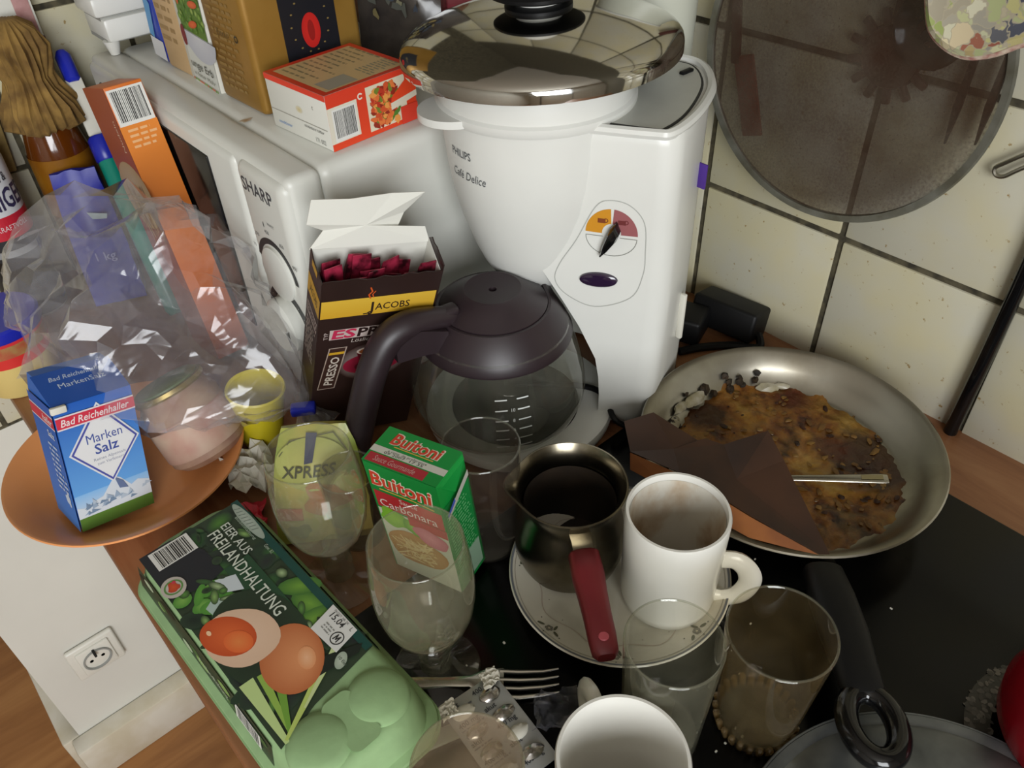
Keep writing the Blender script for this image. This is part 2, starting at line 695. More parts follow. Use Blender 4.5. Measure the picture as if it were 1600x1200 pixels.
y1, zA = 0.46848, 0.14186
for r in range(-1, 4):
    for k in range(-3, 6):
        yc = y1 + (k - 0.5) * P
        if yc > YF:
            continue
        put_tile(wr, (WX, yc, zA + (r + 0.5) * P), 0)
for r in range(-2, 3):
    for k in range(-1, 4):
        if r < -1 and k > 1:
            continue
        put_tile(wb, (0.0 + (k + 0.5) * P, YF, zA + (r + 0.5) * P), PI / 2)
obj('painted_panel', MB().rbox((0.84, 0.012, 1.3), (0.269, YF + 0.0072, zA - 2 * P - 0.65 - 0.002)), 'wall_paint', wb, label='white painted lower wall')
# return of the end wall, rooms beyond
struct('wall_corner', MB().rbox((0.06, 1.2, 2.6), (-0.121, YF + 0.66, 0.35)), 'wall_paint', label='white painted side of the end wall towards the hallway', cat='wall')
struct('wall_far', MB().rbox((6.0, 0.06, 2.6), (-1.0, 3.1, 0.35)), 'wall_paint', label='white hallway wall beyond', cat='wall')
struct('wall_left', MB().rbox((0.06, 6.0, 2.6), (-2.4, 0.4, 0.35)), 'wall_paint', label='white wall opposite the kitchen unit', cat='wall')
wf = MB()
for sz, c in (((1.0, 0.06, 2.6), (-2.1, -1.75, 0.35)), ((1.6, 0.06, 2.6), (0.45, -1.75, 0.35)), ((1.35, 0.06, 1.05), (-1.0, -1.75, -0.45)), ((1.35, 0.06, 0.2), (-1.0, -1.75, 1.55))):
    wf.rbox(sz, c)
struct('wall_front', wf, 'wall_paint', label='white window wall behind the viewer', cat='wall')
wn = MB()
for sz, c in (((0.05, 0.05, 1.4), (-1.65, -1.74, 0.76)), ((0.05, 0.05, 1.4), (-0.35, -1.74, 0.76)), ((1.35, 0.05, 0.05), (-1.0, -1.74, 0.09)), ((1.35, 0.05, 0.05), (-1.0, -1.74, 1.43))):
    wn.rbox(sz, c, 0.006)
w1 = struct('window_1', wn, 'white_plastic', label='white window frame letting in daylight', cat='window')
bb = MB().rbox((0.70, 0.036, 0.10), (0.184, YF - 0.018, -0.885), 0.004)
struct('baseboard_back', bb, 'base_paint', label='grubby white skirting ledge under the socket wall', cat='baseboard')
struct('baseboard_side', MB().rbox((0.03, 1.2, 0.10), (-0.165, YF + 0.6, -0.885), 0.004), 'base_paint', label='yellowed skirting running into the hallway', cat='baseboard')

# wall socket
so = thing('wall_socket', 'cream wall socket on the white wall below the worktop', 'socket', (-0.061, YF, -0.664))
s = 0.078
obj('frame', MB().rbox((s, 0.010, s), (-0.061, YF - 0.005, -0.664), 0.004, 3), 'cream_plastic', so)
obj('insert', MB().rbox((0.054, 0.006, 0.060), (-0.061, YF - 0.012, -0.664), 0.003, 2), 'cream_plastic', so)
T = Matrix.Translation((-0.061, YF - 0.0155, -0.664)) @ Matrix.Rotation(PI / 2, 4, 'X')
rg = MB().lathe([(0.0225, 0), (0.0225, 0.003), (0.0205, 0.003), (0.0195, -0.001), (0.0, -0.001)], 40, m=T)
wl = obj('socket_well', rg, 'grey_plastic', so)
sl = MB()
for dx in (-0.0095, 0.0095):
    sl.lathe([(0.0032, -0.0005), (0.0, -0.0005)], 12, (dx, 0), m=T)
sl.rbox((0.004, 0.02, 0.012), (-0.061, YF - 0.014, -0.645), 0.001)
obj('pin_hole', sl, 'dark_cavity', wl)

# worktop and hob
wt = obj('worktop', MB().rbox((WX - EDGE + 0.004, 1.75, 0.04), ((WX + EDGE) / 2 + 0.002, YF - 0.875, -0.02), 0.003), 'worktop', label='orange-brown wooden kitchen worktop under everything', cat='worktop')
obj('base_cabinet', MB().rbox((WX - EDGE - 0.05, 1.73, 0.79), ((WX + EDGE) / 2 + 0.004, YF - 0.89, -0.44)), 'white_plastic', label='white base cabinet under the wooden worktop', cat='cabinet')
hob = thing('ceramic_hob', 'black glass ceramic hob set into the wooden worktop', 'hob', (0.34, 0.08, 0.0))
obj('glass_plate', MB().rbox((0.505, 0.58, 0.0045), (0.3375, 0.077, 0.00215), 0.002), 'hob', hob)
hp = Print(frame((0.429, -0.049, 0.0044), (1, 0, 0), (0, 1, 0)))
hp.ring(0, 0, 0.050, 0.0665, '#3d3b36', 0, 64)
rnd = random.Random(5)
for i in range(420):
    a, r = rnd.uniform(0, 2 * PI), rnd.uniform(0.050, 0.067)
    g = rnd.uniform(0.22, 0.5)
    hp.ell(r * math.cos(a), r * math.sin(a), rnd.uniform(0.0012, 0.0034), rnd.uniform(0.001, 0.0026), (g, g * 0.96, g * 0.9), rot=rnd.uniform(0, 3), layer=1 + i % 3, n=6)
hp.build('cooking_zone_ring', hob, local=False, label='speckled grey cooking zone ring')
cr = MB()
for i in range(40):
    x, y = rnd.uniform(0.13, 0.45), rnd.uniform(0.06, 0.33)
    cr.rbox((rnd.uniform(.0008, .002), rnd.uniform(.0008, .002), 0.0008), (x, y, 0.0047))
obj('crumb', cr, 'paper_white', kind='stuff', label='tiny pale crumbs scattered on the black hob', cat='crumbs')

# ================================================================== MICROWAVE
mw = thing('microwave_oven', 'white microwave oven with control panel, loaded with groceries', 'microwave', (0.45, 0.78, 0))
obj('housing', MB().rbox((0.352, 0.428, 0.25), (0.458, 0.781, 0.137), 0.011, 3), 'mw_white', mw)
obj('front_bezel', MB().rbox((0.034, 0.430, 0.25), (0.267, 0.781, 0.137), 0.008, 3), 'mw_white', mw)
pb = MB().rbox((0.022, 0.080, 0.244), (0.2555, 0.6075, 0.136), 0.010, 4)
cp = obj('control_panel', pb, 'mw_white', mw)
dr = obj('door', MB().rbox((0.020, 0.342, 0.240), (0.2555, 0.823, 0.136), 0.007, 3), 'mw_white', mw)
obj('door_window', MB().rbox((0.003, 0.262, 0.190), (0.2452, 0.836, 0.145), 0.0012), 'door_black', dr)
obj('foot', MB().lathe([(0, 0), (0.012, 0), (0.012, 0.014), (0, 0.014)], 16, (0.30, 0.60)), 'black_plastic', mw)
obj('foot', MB().lathe([(0, 0), (0.012, 0), (0.012, 0.014), (0, 0.014)], 16, (0.60, 0.60)), 'black_plastic', mw)
obj('foot', MB().lathe([(0, 0), (0.012, 0), (0.012, 0.014), (0, 0.014)], 16, (0.30, 0.96)), 'black_plastic', mw)
MX = Matrix.Translation((0.2445, 0.6075, 0)) @ Matrix.Rotation(-PI / 2, 4, 'Y')
# local: (x->z up, y->y, z-> -x)


def disc_x(r, h, y, z, r2=None):
    m = Matrix(((0, 0, -1, 0.2448), (0, 1, 0, y), (1, 0, 0, z), (0, 0, 0, 1)))
    r2 = r2 or r
    return MB().lathe([(0, 0), (r, 0), (r, h * 0.7), (r2, h), (0, h)], 40, m=m)


kn = obj('power_knob', disc_x(0.026, 0.004, 0.6075, 0.160, 0.024), 'mw_white', cp)
k2 = obj('timer_knob', disc_x(0.027, 0.016, 0.6065, 0.108, 0.023), 'mw_white', cp)
pp = Print(frame((0.2445, 0.6475, 0), (0, -1, 0), (0, 0, 1)))
pp.text('SHARP', 0.010, 0.2335, 0.0125, '#3a3d42', 1, bold=0.012, width=0.052)
pp.build('brand_lettering', cp, local=False, label='dark brand lettering')
pp = Print(frame((0.2445, 0.6475, 0), (0, -1, 0), (0, 0, 1)))
pp.ring(0.040, 0.160, 0.0285, 0.0345, '#26282a', 0, 40, 0.05, PI - 0.25)
pp.ring(0.041, 0.108, 0.0285, 0.0375, '#1d1f20', 1, 40, 0.0, PI + 0.25)
for a, t in ((2.75, '90'), (2.3, '270'), (1.7, '450'), (1.1, '650'), (0.55, '900')):
    pp.text(t, 0.040 + 0.041 * math.cos(a), 0.158 + 0.041 * math.sin(a), 0.0036, '#4a4d50', 1, align='c')
pp.text('WATT', 0.046, 0.2095, 0.0028, '#55585a', 1, align='c')
pp.ell(0.032, 0.207, 0.0010, 0.0028, '#55585a')
for i in range(9):
    a = 0.2 + i * 0.33
    pp.ell(0.041 + 0.033 * math.cos(a), 0.108 + 0.033 * math.sin(a), 0.0007, 0.0007, '#b9b9b0', layer=3, n=6)
pp.build('dial_scale', cp, local=False, label='black dial scales with small figures')
sp = Print(frame((0, 0, 0.2621), (1, 0, 0), (0, 1, 0)))
sp.ell(0.287, 0.70, 0.006, 0.004, '#a98255', '#c9bfae', layer=0, wob=0.3)
sp.build('stain', mw, local=False, label='small brown stain')

# ---------------- red convenience food box on the microwave
rb = thing('food_box', 'red and white food carton with bar code lying on the microwave', 'carton', (0.300, 0.670, 0.2625), (0, 0, math.radians(-85.4)))
A, B, Cc = 0.087, 0.093, 0.047
obj('carton_body', MB().rbox((A, B, Cc), (A / 2, B / 2, Cc / 2), 0.0012), 'board_white', rb, local=True)
q = Print(frame((0, 0, 0), (1, 0, 0), (0, 0, 1)))        # front face (white end)
q.rect(0, Cc - 0.005, A, Cc, '#d8381f', 0)
q.line([(0.002, 0.017), (A - 0.004, 0.017)], 0.0008, '#9b978c', 0)
q.text('mindestens haltbar', 0.050, 0.0125, 0.0028, '#4c4a46', 1, width=0.028)
q.text('conditioner', 0.010, 0.006, 0.0030, '#5a86c0', 1, width=0.020)
q.text('171 002', 0.064, 0.003, 0.0040, '#6a6a66', 1, width=0.014)
q.text('t', 0.066, 0.031, 0.004, '#77756e', 1)
q.ell(0.046, 0.026, 0.005, 0.003, '#c9b87f', '#d2ccb8')
q.build('end_print', rb)
q = Print(frame((A, 0, 0), (0, 1, 0), (0, 0, 1)))        # long side towards viewer
q.rect(0, 0, B, Cc, '#d9421f', 0, c2='#d13a22')
q.rect(0, 0.006, 0.030, Cc - 0.011, '#d8d2c0', 1)
q.barcode(0.004, 0.007, 0.028, Cc - 0.013, 2, 5)
q.rect(0.040, 0.004, 0.082, Cc - 0.005, '#d8ceb4', 1)
rnd = random.Random(11)
for i in range(190):
    c = rnd.choice(('#c8502a', '#d9763a', '#b5341f', '#e0964a', '#8f2a1a', '#d76a34', '#6f7d2c'))
    q.ell(rnd.uniform(0.045, 0.070), rnd.uniform(0.007, Cc - 0.009), rnd.uniform(0.0018, 0.0045), rnd.uniform(0.0012, 0.003), c, layer=2 + i % 5, rot=rnd.uniform(0, 3), n=9, wob=0.3)
for u, v in ((0.071, 0.014), (0.073, 0.030), (0.068, 0.012)):
    q.ell(u, v, 0.004, 0.002, '#4f7a2c', layer=8, n=9, wob=0.4, rot=0.6)
q.poly([(0.066, 0.027), (B, Cc - 0.002), (B, 0.021), (0.064, 0.021)], '#d8431f', 9)
q.poly([(0.064, 0.016), (B, 0.021), (B, 0.026), (0.064, 0.022)], '#d5cdb8', 10)
q.rect(0.074, 0.0, B, 0.0155, '#cf3a26', 9)
q.ring(0.034, Cc - 0.010, 0.0015, 0.0028, '#e0d6c8', 3, 16, 0.5, 5.6)
q.build('side_print', rb)
q = Print(frame((0, 0, Cc), (1, 0, 0), (0, 1, 0)))       # top
q.rect(0, 0, A, B, '#cf3a20', 0)
q.rect(0.006, 0.006, A - 0.005, B - 0.006, '#c8ab7c', 1)
for k in range(11):
    v = 0.012 + k * 0.0072
    q.scribble(0.010, v, 0.010 + rnd.uniform(0.03, 0.055), 1, 0.005, '#8f8160', 2, k)
q.rect(0.060, 0.010, 0.080, 0.040, '#9b9686', 2)
q.scribble(0.058, 0.085, 0.080, 9, 0.004, '#8f8a70', 2, 50)
q.build('top_print', rb)

# ---------------- gold coffee bag
gb = thing('coffee_bag', 'gold coffee bag with black label and red seal on the microwave', 'bag', (0.302, 0.690, 0.2625), (0, 0, math.radians(-88)))


def pouch(w, d, h, seed=1, bulge=0.008, tilt=0.0, nseg=7, topd=None, topw=1.0):
    rnd = random.Random(seed)
    rings = []
    for i in range(nseg + 1):
        t = i / nseg
        z = h * t
        dd = d * (1 - t) + (topd if topd is not None else d) * t
        b = bulge * math.sin(PI * t)
        r = []
        n = 6
        for k in range(n):
            r.append((w * k / n, -b * math.sin(PI * k / n) + rnd.uniform(-1, 1) * 0.0012 + (d - dd) / 2, z))
        for k in range(4):
            r.append((w + rnd.uniform(-1, 1) * 0.001, (d - dd) / 2 + dd * k / 4, z))
        for k in range(n):
            r.append((w * (1 - k / n), (d + dd) / 2 + b * math.sin(PI * k / n), z))
        for k in range(4):
            r.append((rnd.uniform(-1, 1) * 0.001, (d + dd) / 2 - dd * k / 4, z))
        kx = 1 - (1 - topw) * t ** 3
        r = [((x - w / 2) * kx + w / 2, y, z + (0.004 * noise.noise(Vector((x * 60, seed, 0))) if i == nseg else 0)) for x, y, z in r]
        rings.append(r)
    return MB().loft(rings)


GW, GD, GH = 0.078, 0.115, 0.20
# local x axis runs towards the viewer along the microwave edge after the turn
obj('bag_body', MB().rbox((GW, GD, GH), (-GW / 2, GD / 2, GH / 2), 0.006, 3), 'gold_foil', gb, local=True)
q = Print(frame((0, 0, 0), (0, 1, 0), (0, 0, 1)))
q.rect(0.034, 0.030, 0.090, 0.15, '#15161d', 0)
q.ell(0.062, 0.062, 0.0095, 0.015, '#c92a22', '#b5201d', layer=2)
q.ell(0.062, 0.062, 0.0035, 0.009, '#8f1a18', layer=3)
for i in range(14):
    a = 2 * PI * i / 14
    q.ell(0.062 + 0.019 * math.cos(a), 0.068 + 0.024 * math.sin(a), 0.0012, 0.0008, '#7d6a3c', layer=1, n=6)
q.text('caffe', 0.062, 0.102, 0.010, '#8a7748', 1, shear=0.3, align='c')
q.build('front_label', gb)
q = Print(frame((-GW, 0, 0), (1, 0, 0), (0, 0, 1)))
q.scribble(0.012, 0.17, GW - 0.02, 26, 0.0062, '#8d6e3a', 1, 8)
q.text('Exxxo', 0.022, 0.062, 0.006, '#5f4a26', 2)
q.ring(0.056, 0.064, 0.0018, 0.0032, '#2f2a1e', 2, 14)
q.build('side_print', gb)

# ---------------- frozen pea packet
pk = thing('pea_packet', 'frozen pea and carrot packet standing beside the gold coffee bag', 'packet', (0.300, 0.840, 0.2625), (math.radians(0), math.radians(3), math.radians(-90)))
PW, PD, PH = 0.064, 0.030, 0.16
obj('packet_body', MB().rbox((PW, PD, PH), (PW / 2, PD / 2, PH / 2), 0.003, 2), 'paper_white', pk, local=True)
q = Print(frame((0, 0, 0), (1, 0, 0), (0, 0, 1)))
q.rect(0.010, 0.0, PW, PH, '#cfd0c8', 0)
q.rect(0.010, 0.052, PW, PH, '#5f7d33', 1)
rnd = random.Random(4)
for i in range(150):
    u, v = rnd.uniform(0.012, PW - 0.002), rnd.uniform(0.056, PH - 0.01)
    q.ell(u, v, 0.0042, 0.004, rnd.choice(('#8fb04a', '#6f9838', '#a9bf62', '#57802c')), '#4f7028', layer=2 + i % 6, n=9)
for u, v, a in ((0.024, 0.10, 1.7), (0.050, 0.082, 0.2), (0.040, 0.062, 0.3), (0.055, 0.112, 1.0), (0.034, 0.118, 0.5), (0.018, 0.085, 1.4), (0.045, 0.14, 0.6)):
    q.ell(u, v, 0.0105, 0.0034, '#e0703a', '#c8542a', rot=a, layer=9, n=14)
q.ell(0.046, 0.052, 0.034, 0.024, '#cdced2', '#b7b9c2', layer=10, n=30, a0=PI, a1=2 * PI)
q.text('unge Erb', 0.014, 0.017, 0.0075, '#3b3f38', 11, width=0.046)
q.text('in feiner Mohr', 0.016, 0.009, 0.0042, '#6a6d60', 11, width=0.044)
for i in range(16):
    q.ell(0.012 + i * 0.0033, 0.004, 0.0016, 0.0013, rnd.choice(('#5f8a34', '#c8603a', '#7da04a')), layer=11, n=7)
q.ell(0.013, 0.046, 0.005, 0.010, '#7d2a2c', layer=11)
q.build('front_print', pk)
tb = thing('tan_packet', 'tan paper packet squeezed behind the pea packet', 'packet', (0.298, 0.890, 0.2625), (0, math.radians(2), math.radians(-86)))
obj('packet_body', MB().rbox((0.050, 0.045, 0.17), (0.025, 0.0225, 0.085), 0.004, 2), plain('tan_paper', '#c2a47c', 0.7, c2='#b2946a', scale=14), tb, local=True)
q = Print(frame((0, 0, 0), (1, 0, 0), (0, 0, 1)))
q.scribble(0.006, 0.14, 0.044, 12, 0.010, '#9a7d52', 0, 5)
q.build('faded_print', tb)
bp = thing('blue_packet', 'blue packet with white lower edge beside the tan packet', 'packet', (0.300, 0.928, 0.2625), (0, math.radians(4), math.radians(-88)))
obj('packet_body', MB().rbox((0.034, 0.050, 0.15), (0.017, 0.025, 0.075), 0.006, 3), plain('blue_film', '#3a52b4', 0.25, c2='#2a2f8c', scale=18), bp, local=True)
q = Print(frame((0, 0, 0), (1, 0, 0), (0, 0, 1)))
q.rect(0.003, 0.004, 0.031, 0.024, '#d0d0d2', 6)
q.poly([(0.004, 0.026), (0.014, 0.024), (0.022, 0.06), (0.010, 0.07)], '#4f90c4', 6)
q.build('white_edge', bp)
# white tray-like appliance with feet on the far corner of the microwave
wa = thing('white_appliance', 'white plastic appliance with stepped side on the far microwave corner', 'appliance', (0.28, 0.985, 0.262))
for k, (x0, z0, z1) in enumerate(((0.262, 0.276, 0.300), (0.258, 0.302, 0.322), (0.254, 0.324, 0.350), (0.250, 0.352, 0.40))):
    obj('casing_step', MB().rbox((0.090 + k * 0.004, 0.060, z1 - z0), (x0 + 0.050, 0.990, (z0 + z1) / 2), 0.004, 2), 'white_plastic', wa)
obj('core', MB().rbox((0.075, 0.050, 0.115), (0.305, 0.992, 0.332)), 'seam', wa)
for x in (0.272, 0.336):
    obj('foot', MB().lathe([(0, 0.2625), (0.005, 0.2625), (0.009, 0.277), (0, 0.277)], 14, (x, 0.97)), 'white_plastic', wa)
obj('screw', MB().rbox((0.003, 0.003, 0.003), (0.336, 0.9595, 0.288)), 'dark_cavity', wa)

# things behind the red box
dk = thing('foil_pouch', 'dark shiny snack pouch standing behind the red food carton', 'pouch', (0.440, 0.740, 0.2625), (math.radians(-6), 0, math.radians(-52)))
obj('pouch_body', pouch(0.085, 0.03, 0.16, 3, 0.010, topd=0.006), plain('dark_glossy_film', '#2b2726', 0.15, c2='#4a443e', scale=25, coat=0.4), dk, local=True)
q = Print(frame((0.0, -0.0115, 0), (1, 0, 0), (0, 0, 1)), base=0.002)
rnd = random.Random(21)
for i in range(40):
    q.ell(rnd.uniform(0.02, 0.065), rnd.uniform(0.05, 0.11), rnd.uniform(0.003, 0.008), rnd.uniform(0.002, 0.005), rnd.choice(('#5d5330', '#40423a', '#6d6a52', '#2c3542', '#7a6a3a')), layer=i % 6, rot=rnd.uniform(0, 3), n=8, wob=0.4)
q.build('dull_print', dk)
bx = thing('burgundy_box', 'burgundy carton with white open flap behind the steel lid', 'carton', (0.480, 0.745, 0.2625), (0, 0, math.radians(-45)))
obj('carton_body', MB().rbox((0.11, 0.06, 0.055), (0.055, 0.03, 0.0275), 0.0012), 'burgundy', bx, local=True)
obj('flap', MB().sheet([(0, 0.06, 0.055), (0.08, 0.06, 0.055), (0.085, 0.075, 0.082), (0.03, 0.08, 0.078)], [(0, 1, 2, 3)], 0.0008), 'board_white', bx, local=True)
q = Print(frame((0, 0, 0), (1, 0, 0), (0, 0, 1)))
q.rect(0, 0.045, 0.11, 0.048, '#a33a48', 0)
q.line([(0.03, 0.016), (0.038, 0.036)], 0.002, '#b0764a', 1)
q.line([(0.04, 0.016), (0.048, 0.036)], 0.002, '#b0764a', 1)
q.line([(0.018, 0.008), (0.024, 0.020)], 0.002, '#b0764a', 1)
q.build('stripes', bx)
bt = thing('beige_bag', 'beige cloth-like bag slumped at the back of the microwave', 'bag', (0.575, 0.845, 0.2625))
bm_ = MB().lathe([(0, 0.2625), (0.055, 0.2625), (0.068, 0.28), (0.066, 0.32), (0.05, 0.37), (0.03, 0.40), (0, 0.405)], 28, (0.575, 0.845), squash=lambda a, z: 1 + 0.08 * math.sin(3 * a + 20 * z) + 0.05 * math.sin(7 * a))
obj('bag_body', bm_, plain('beige_fabric', '#a5866a', 0.8, c2='#7c4a36', scale=20), bt)

# white jug behind the coffee maker
jg = thing('white_jug', 'pale tapered plastic jug wedged between coffee maker and tiled wall', 'jug', (0.622, 0.518, 0))
obj('jug_body', MB().lathe([(0, 0), (0.036, 0), (0.040, 0.2), (0.044, 0.40), (0.041, 0.40), (0.036, 0.2), (0.032, 0.01), (0, 0.01)], 40, (0.622, 0.518)), plain('translucent_white', '#c3c5b6', 0.45), jg)
obj('rim', MB().tube([(0.622 + 0.0435 * math.cos(a), 0.518 + 0.0435 * math.sin(a), 0.40) for a in [2 * PI * k / 32 for k in range(32)]], 0.0025, 8, closed=True), 'white_plastic', jg)

# ================================================================== COFFEE MAKER
cm = thing('coffee_maker', 'white filter coffee maker with selector dial on its column', 'coffee maker', (0.45, 0.42, 0))
bC, dC, nB = Vector((0.455, 0.356)), Vector((0.523, -0.8523)), Vector((0.8523, 0.523))
AXS, AXD = -0.1126, 0.0515


def cmp_(s, dep, z):
    q = bC + dC * s + nB * dep
    return Vector((q.x, q.y, z))


def interp(tab, z):
    for (z0, a), (z1, b) in zip(tab, tab[1:]):
        if z <= z1:
            t = (z - z0) / (z1 - z0)
            return a + (b - a) * t
    return tab[-1][1]


SL = [(0.0, -0.040), (0.052, -0.040), (0.082, -0.045), (0.116, -0.061), (0.141, -0.076), (0.163, -0.090), (0.172, -0.096), (0.305, -0.098)]
SR = [(0.0, -0.006), (0.03, 0.0), (0.06, 0.003), (0.15, 0.006), (0.305, 0.004)]
rings = []
for z in (0.0045, 0.008, 0.02, 0.04, 0.06, 0.082, 0.1, 0.116, 0.13, 0.141, 0.152, 0.163, 0.172, 0.2, 0.25, 0.29, 0.2975, 0.300):
    sl_, sr_ = interp(SL, z), interp(SR, z)
    k = 1.0
    ins = 0.004 if z >= 0.2995 else (0.0015 if z >= 0.297 else (0.006 if z < 0.006 else (0.002 if z < 0.012 else 0.0)))
    rho = math.hypot(sl_ - AXS, AXD)
    a0 = math.atan2(-AXD, sl_ - AXS)
    pts = []
    na = 14
    for i in range(na + 1):
        a = a0 + (1.9 - a0) * i / na
        pts.append((AXS + rho * math.cos(a), AXD + rho * math.sin(a)))
    pts += [(-0.150, 0.150), (-0.150, 0.163), (-0.10, 0.168), (-0.035, 0.166), (-0.005, 0.160), (0.012, 0.142), (0.021, 0.11), (0.022, 0.08), (sr_ + 0.014, 0.04), (sr_ + 0.010, 0.015), (sr_ + 0.006, 0.006), (sr_ - 0.001, 0.0012), (sr_ - 0.010, 0.0)]
    if ins:
        cx, cy = -0.05, 0.08
        pts = [(x + (cx - x) * ins / max(0.02, abs(cx - x) + 0.02), y + (cy - y) * ins / max(0.02, abs(cy - y) + 0.02)) for x, y in pts]
    rings.append([cmp_(a, b, z) for a, b in pts])
obj('column', MB().loft(rings), 'white_plastic', cm, angle=50)
# sunken lid of the water tank with raised rim
tp = [(-0.058, 0.012), (-0.012, 0.007), (-0.002, 0.012), (0.008, 0.04), (0.013, 0.08), (0.012, 0.11), (0.003, 0.138), (-0.012, 0.150), (-0.05, 0.155), (-0.10, 0.152)]
rim = [(-0.062, 0.002), (-0.010, 0.0015), (0.004, 0.006), (0.016, 0.04), (0.0215, 0.08), (0.0205, 0.11), (0.011, 0.143), (-0.006, 0.160), (-0.05, 0.166), (-0.10, 0.165)]


def smooth_path(pts, n=6, closed=False):
    P_ = [Vector(p) for p in pts]
    out = []
    L = len(P_)
    for i in range(L if closed else L - 1):
        p0 = P_[i - 1] if (closed or i > 0) else P_[0]
        p1, p2 = P_[i], P_[(i + 1) % L]
        p3 = P_[(i + 2) % L] if (closed or i + 2 < L) else P_[-1]
        for k in range(n):
            t = k / n
            out.append(0.5 * ((2 * p1) + (p2 - p0) * t + (2 * p0 - 5 * p1 + 4 * p2 - p3) * t * t + (3 * p1 - p0 - 3 * p2 + p3) * t ** 3))
    if not closed:
        out.append(P_[-1])
    return out


obj('tank_rim', MB().tube([cmp_(p[0], p[1], 0.2995) for p in smooth_path([(a, b, 0) for a, b in rim])], 0.0042, 8), 'white_plastic', cm)
lp = smooth_path([(a, b, 0) for a, b in tp], 4)
obj('tank_lid', MB().loft([[cmp_(p[0], p[1], z) for p in lp] for z in (0.2992, 0.3012)]), plain('tank_lid_grey', '#bfc0b8', 0.35, var=0.08, scale=30), cm)
obj('lid_gap', MB().tube([cmp_(p[0] * 1.0 + 0.001, p[1], 0.3005) for p in lp], 0.0011, 6), 'dark_seam', cm)
obj('lid_latch', MB().rbox((0.014, 0.005, 0.003), cmp_(-0.002, 0.125, 0.3022), 0.001), 'black_plastic', cm)
bcx, bcy = cmp_(AXS, AXD, 0).x, cmp_(AXS, AXD, 0).y
prof = [(0, 0.1295), (0.014, 0.130), (0.030, 0.1345), (0.042, 0.145), (0.050, 0.158), (0.0575, 0.176), (0.066, 0.203), (0.0715, 0.226), (0.0750, 0.25), (0.0768, 0.275), (0.0772, 0.2975), (0.0800, 0.2985), (0.0815, 0.302), (0.0815, 0.306), (0.0790, 0.308), (0.0785, 0.316), (0.0775, 0.325), (0.0740, 0.3265), (0.070, 0.325), (0.066, 0.24), (0.02, 0.17), (0, 0.168)]
fb = obj('filter_bowl', MB().lathe(prof, 72, (bcx, bcy)), 'white_plastic', cm)
tdir = math.atan2(0.505 - bcy, 0.352 - bcx)
tab = []
for k in range(25):
    a = -PI / 2 + PI * k / 24
    x, y = 0.068 + 0.032 * math.cos(a), 0.030 * math.sin(a)
    tab.append((bcx + x * math.cos(tdir) - y * math.sin(tdir), bcy + x * math.sin(tdir) + y * math.cos(tdir)))
obj('bowl_tab', MB().loft([[(x, y, z) for x, y in tab] for z in (0.2995, 0.3055)]), 'white_plastic', fb)
# base under the carafe
bs = []
for z, r in ((0.0046, 0.0), (0.0046, 0.088), (0.0075, 0.0915), (0.014, 0.0925), (0.0175, 0.091), (0.019, 0.086), (0.0185, 0.0)):
    bs.append((r, z))
obj('base', MB().lathe(bs, 64, (0.392, 0.457)), 'white_plastic', cm)
obj('hot_plate', MB().lathe([(0, 0.0185), (0.062, 0.0185), (0.062, 0.0205), (0, 0.0205)], 48, (0.385, 0.455)), 'black_plastic', cm)
# control panel on the front of the column
fm = lambda u, v, h: cmp_(u, -h, v)
out_ = [(-0.038, 0.243), (-0.022, 0.240), (-0.010, 0.226), (-0.0075, 0.20), (-0.008, 0.178), (-0.017, 0.154), (-0.047, 0.140), (-0.072, 0.148), (-0.083, 0.162), (-0.079, 0.179), (-0.065, 0.204), (-0.050, 0.236)]
sm = [(p.x, p.y) for p in smooth_path([(a, b, 0) for a, b in out_], 6, True)]
q = Print(fm)
q.line(sm + sm[:1], 0.0008, '#a9aaa4', 0)
u0, v0 = -0.036, 0.213
q.ell(u0, v0, 0.0215, 0.0225, '#c98a22', layer=1, a0=PI / 2 + 0.06, a1=PI - 0.02, n=16)
q.ell(u0, v0, 0.0215, 0.0225, '#96585a', layer=1, a0=0.02, a1=PI / 2 - 0.06, n=16)
q.ell(u0, v0 + 0.001, 0.0078, 0.0085, '#d4d4ce', layer=2)
q.line([(u0 + 0.021 * math.cos(a), v0 - 0.0025 + 0.0175 * math.sin(a)) for a in [PI + PI * k / 20 for k in range(21)]] + [(u0 - 0.021, v0 - 0.0025)], 0.0006, '#85867f', 1)
for du, c in ((-0.0085, '#7a3c1c'), (0.008, '#6a2c2c')):
    q.rect(u0 + du - 0.0032, v0 + 0.0095, u0 + du + 0.0032, v0 + 0.0135, c, 2)
    q.ring(u0 + du + 0.0035, v0 + 0.012, 0.0012, 0.002, c, 2, 12)
q.build('dial_print', cm, local=False, label='ochre and dusky red half-moon dial print')
kc = [(-0.032, 0.2255), (-0.0285, 0.217), (-0.031, 0.210), (-0.0385, 0.199), (-0.0435, 0.1935), (-0.0445, 0.1945), (-0.0425, 0.204), (-0.0395, 0.213), (-0.0365, 0.2205)]
kr = []
for h, sc_ in ((0.0004, 1.0), (0.006, 1.0), (0.0095, 0.75), (0.0105, 0.35)):
    cx, cy = -0.0365, 0.209
    kr.append([cmp_(cx + (a - cx) * sc_, -h, cy + (b - cy) * sc_) for a, b in kc])
obj('selector_knob', MB().loft(kr), 'black_gloss', cm)
sw = MB()
sr = []
for h, sc_ in ((0.0003, 1.0), (0.0022, 0.97), (0.0034, 0.8), (0.0036, 0.3)):
    sr.append([cmp_(-0.045 + 0.0165 * sc_ * math.cos(a), -h, 0.1685 + 0.0070 * sc_ * math.sin(a) + 0.0010 * math.cos(a)) for a in [2 * PI * k / 36 for k in range(36)]])
obj('power_switch', MB().loft(sr), 'purple_plastic', cm)
# lettering on the bowl
ba = math.atan2(-0.52, -0.85)


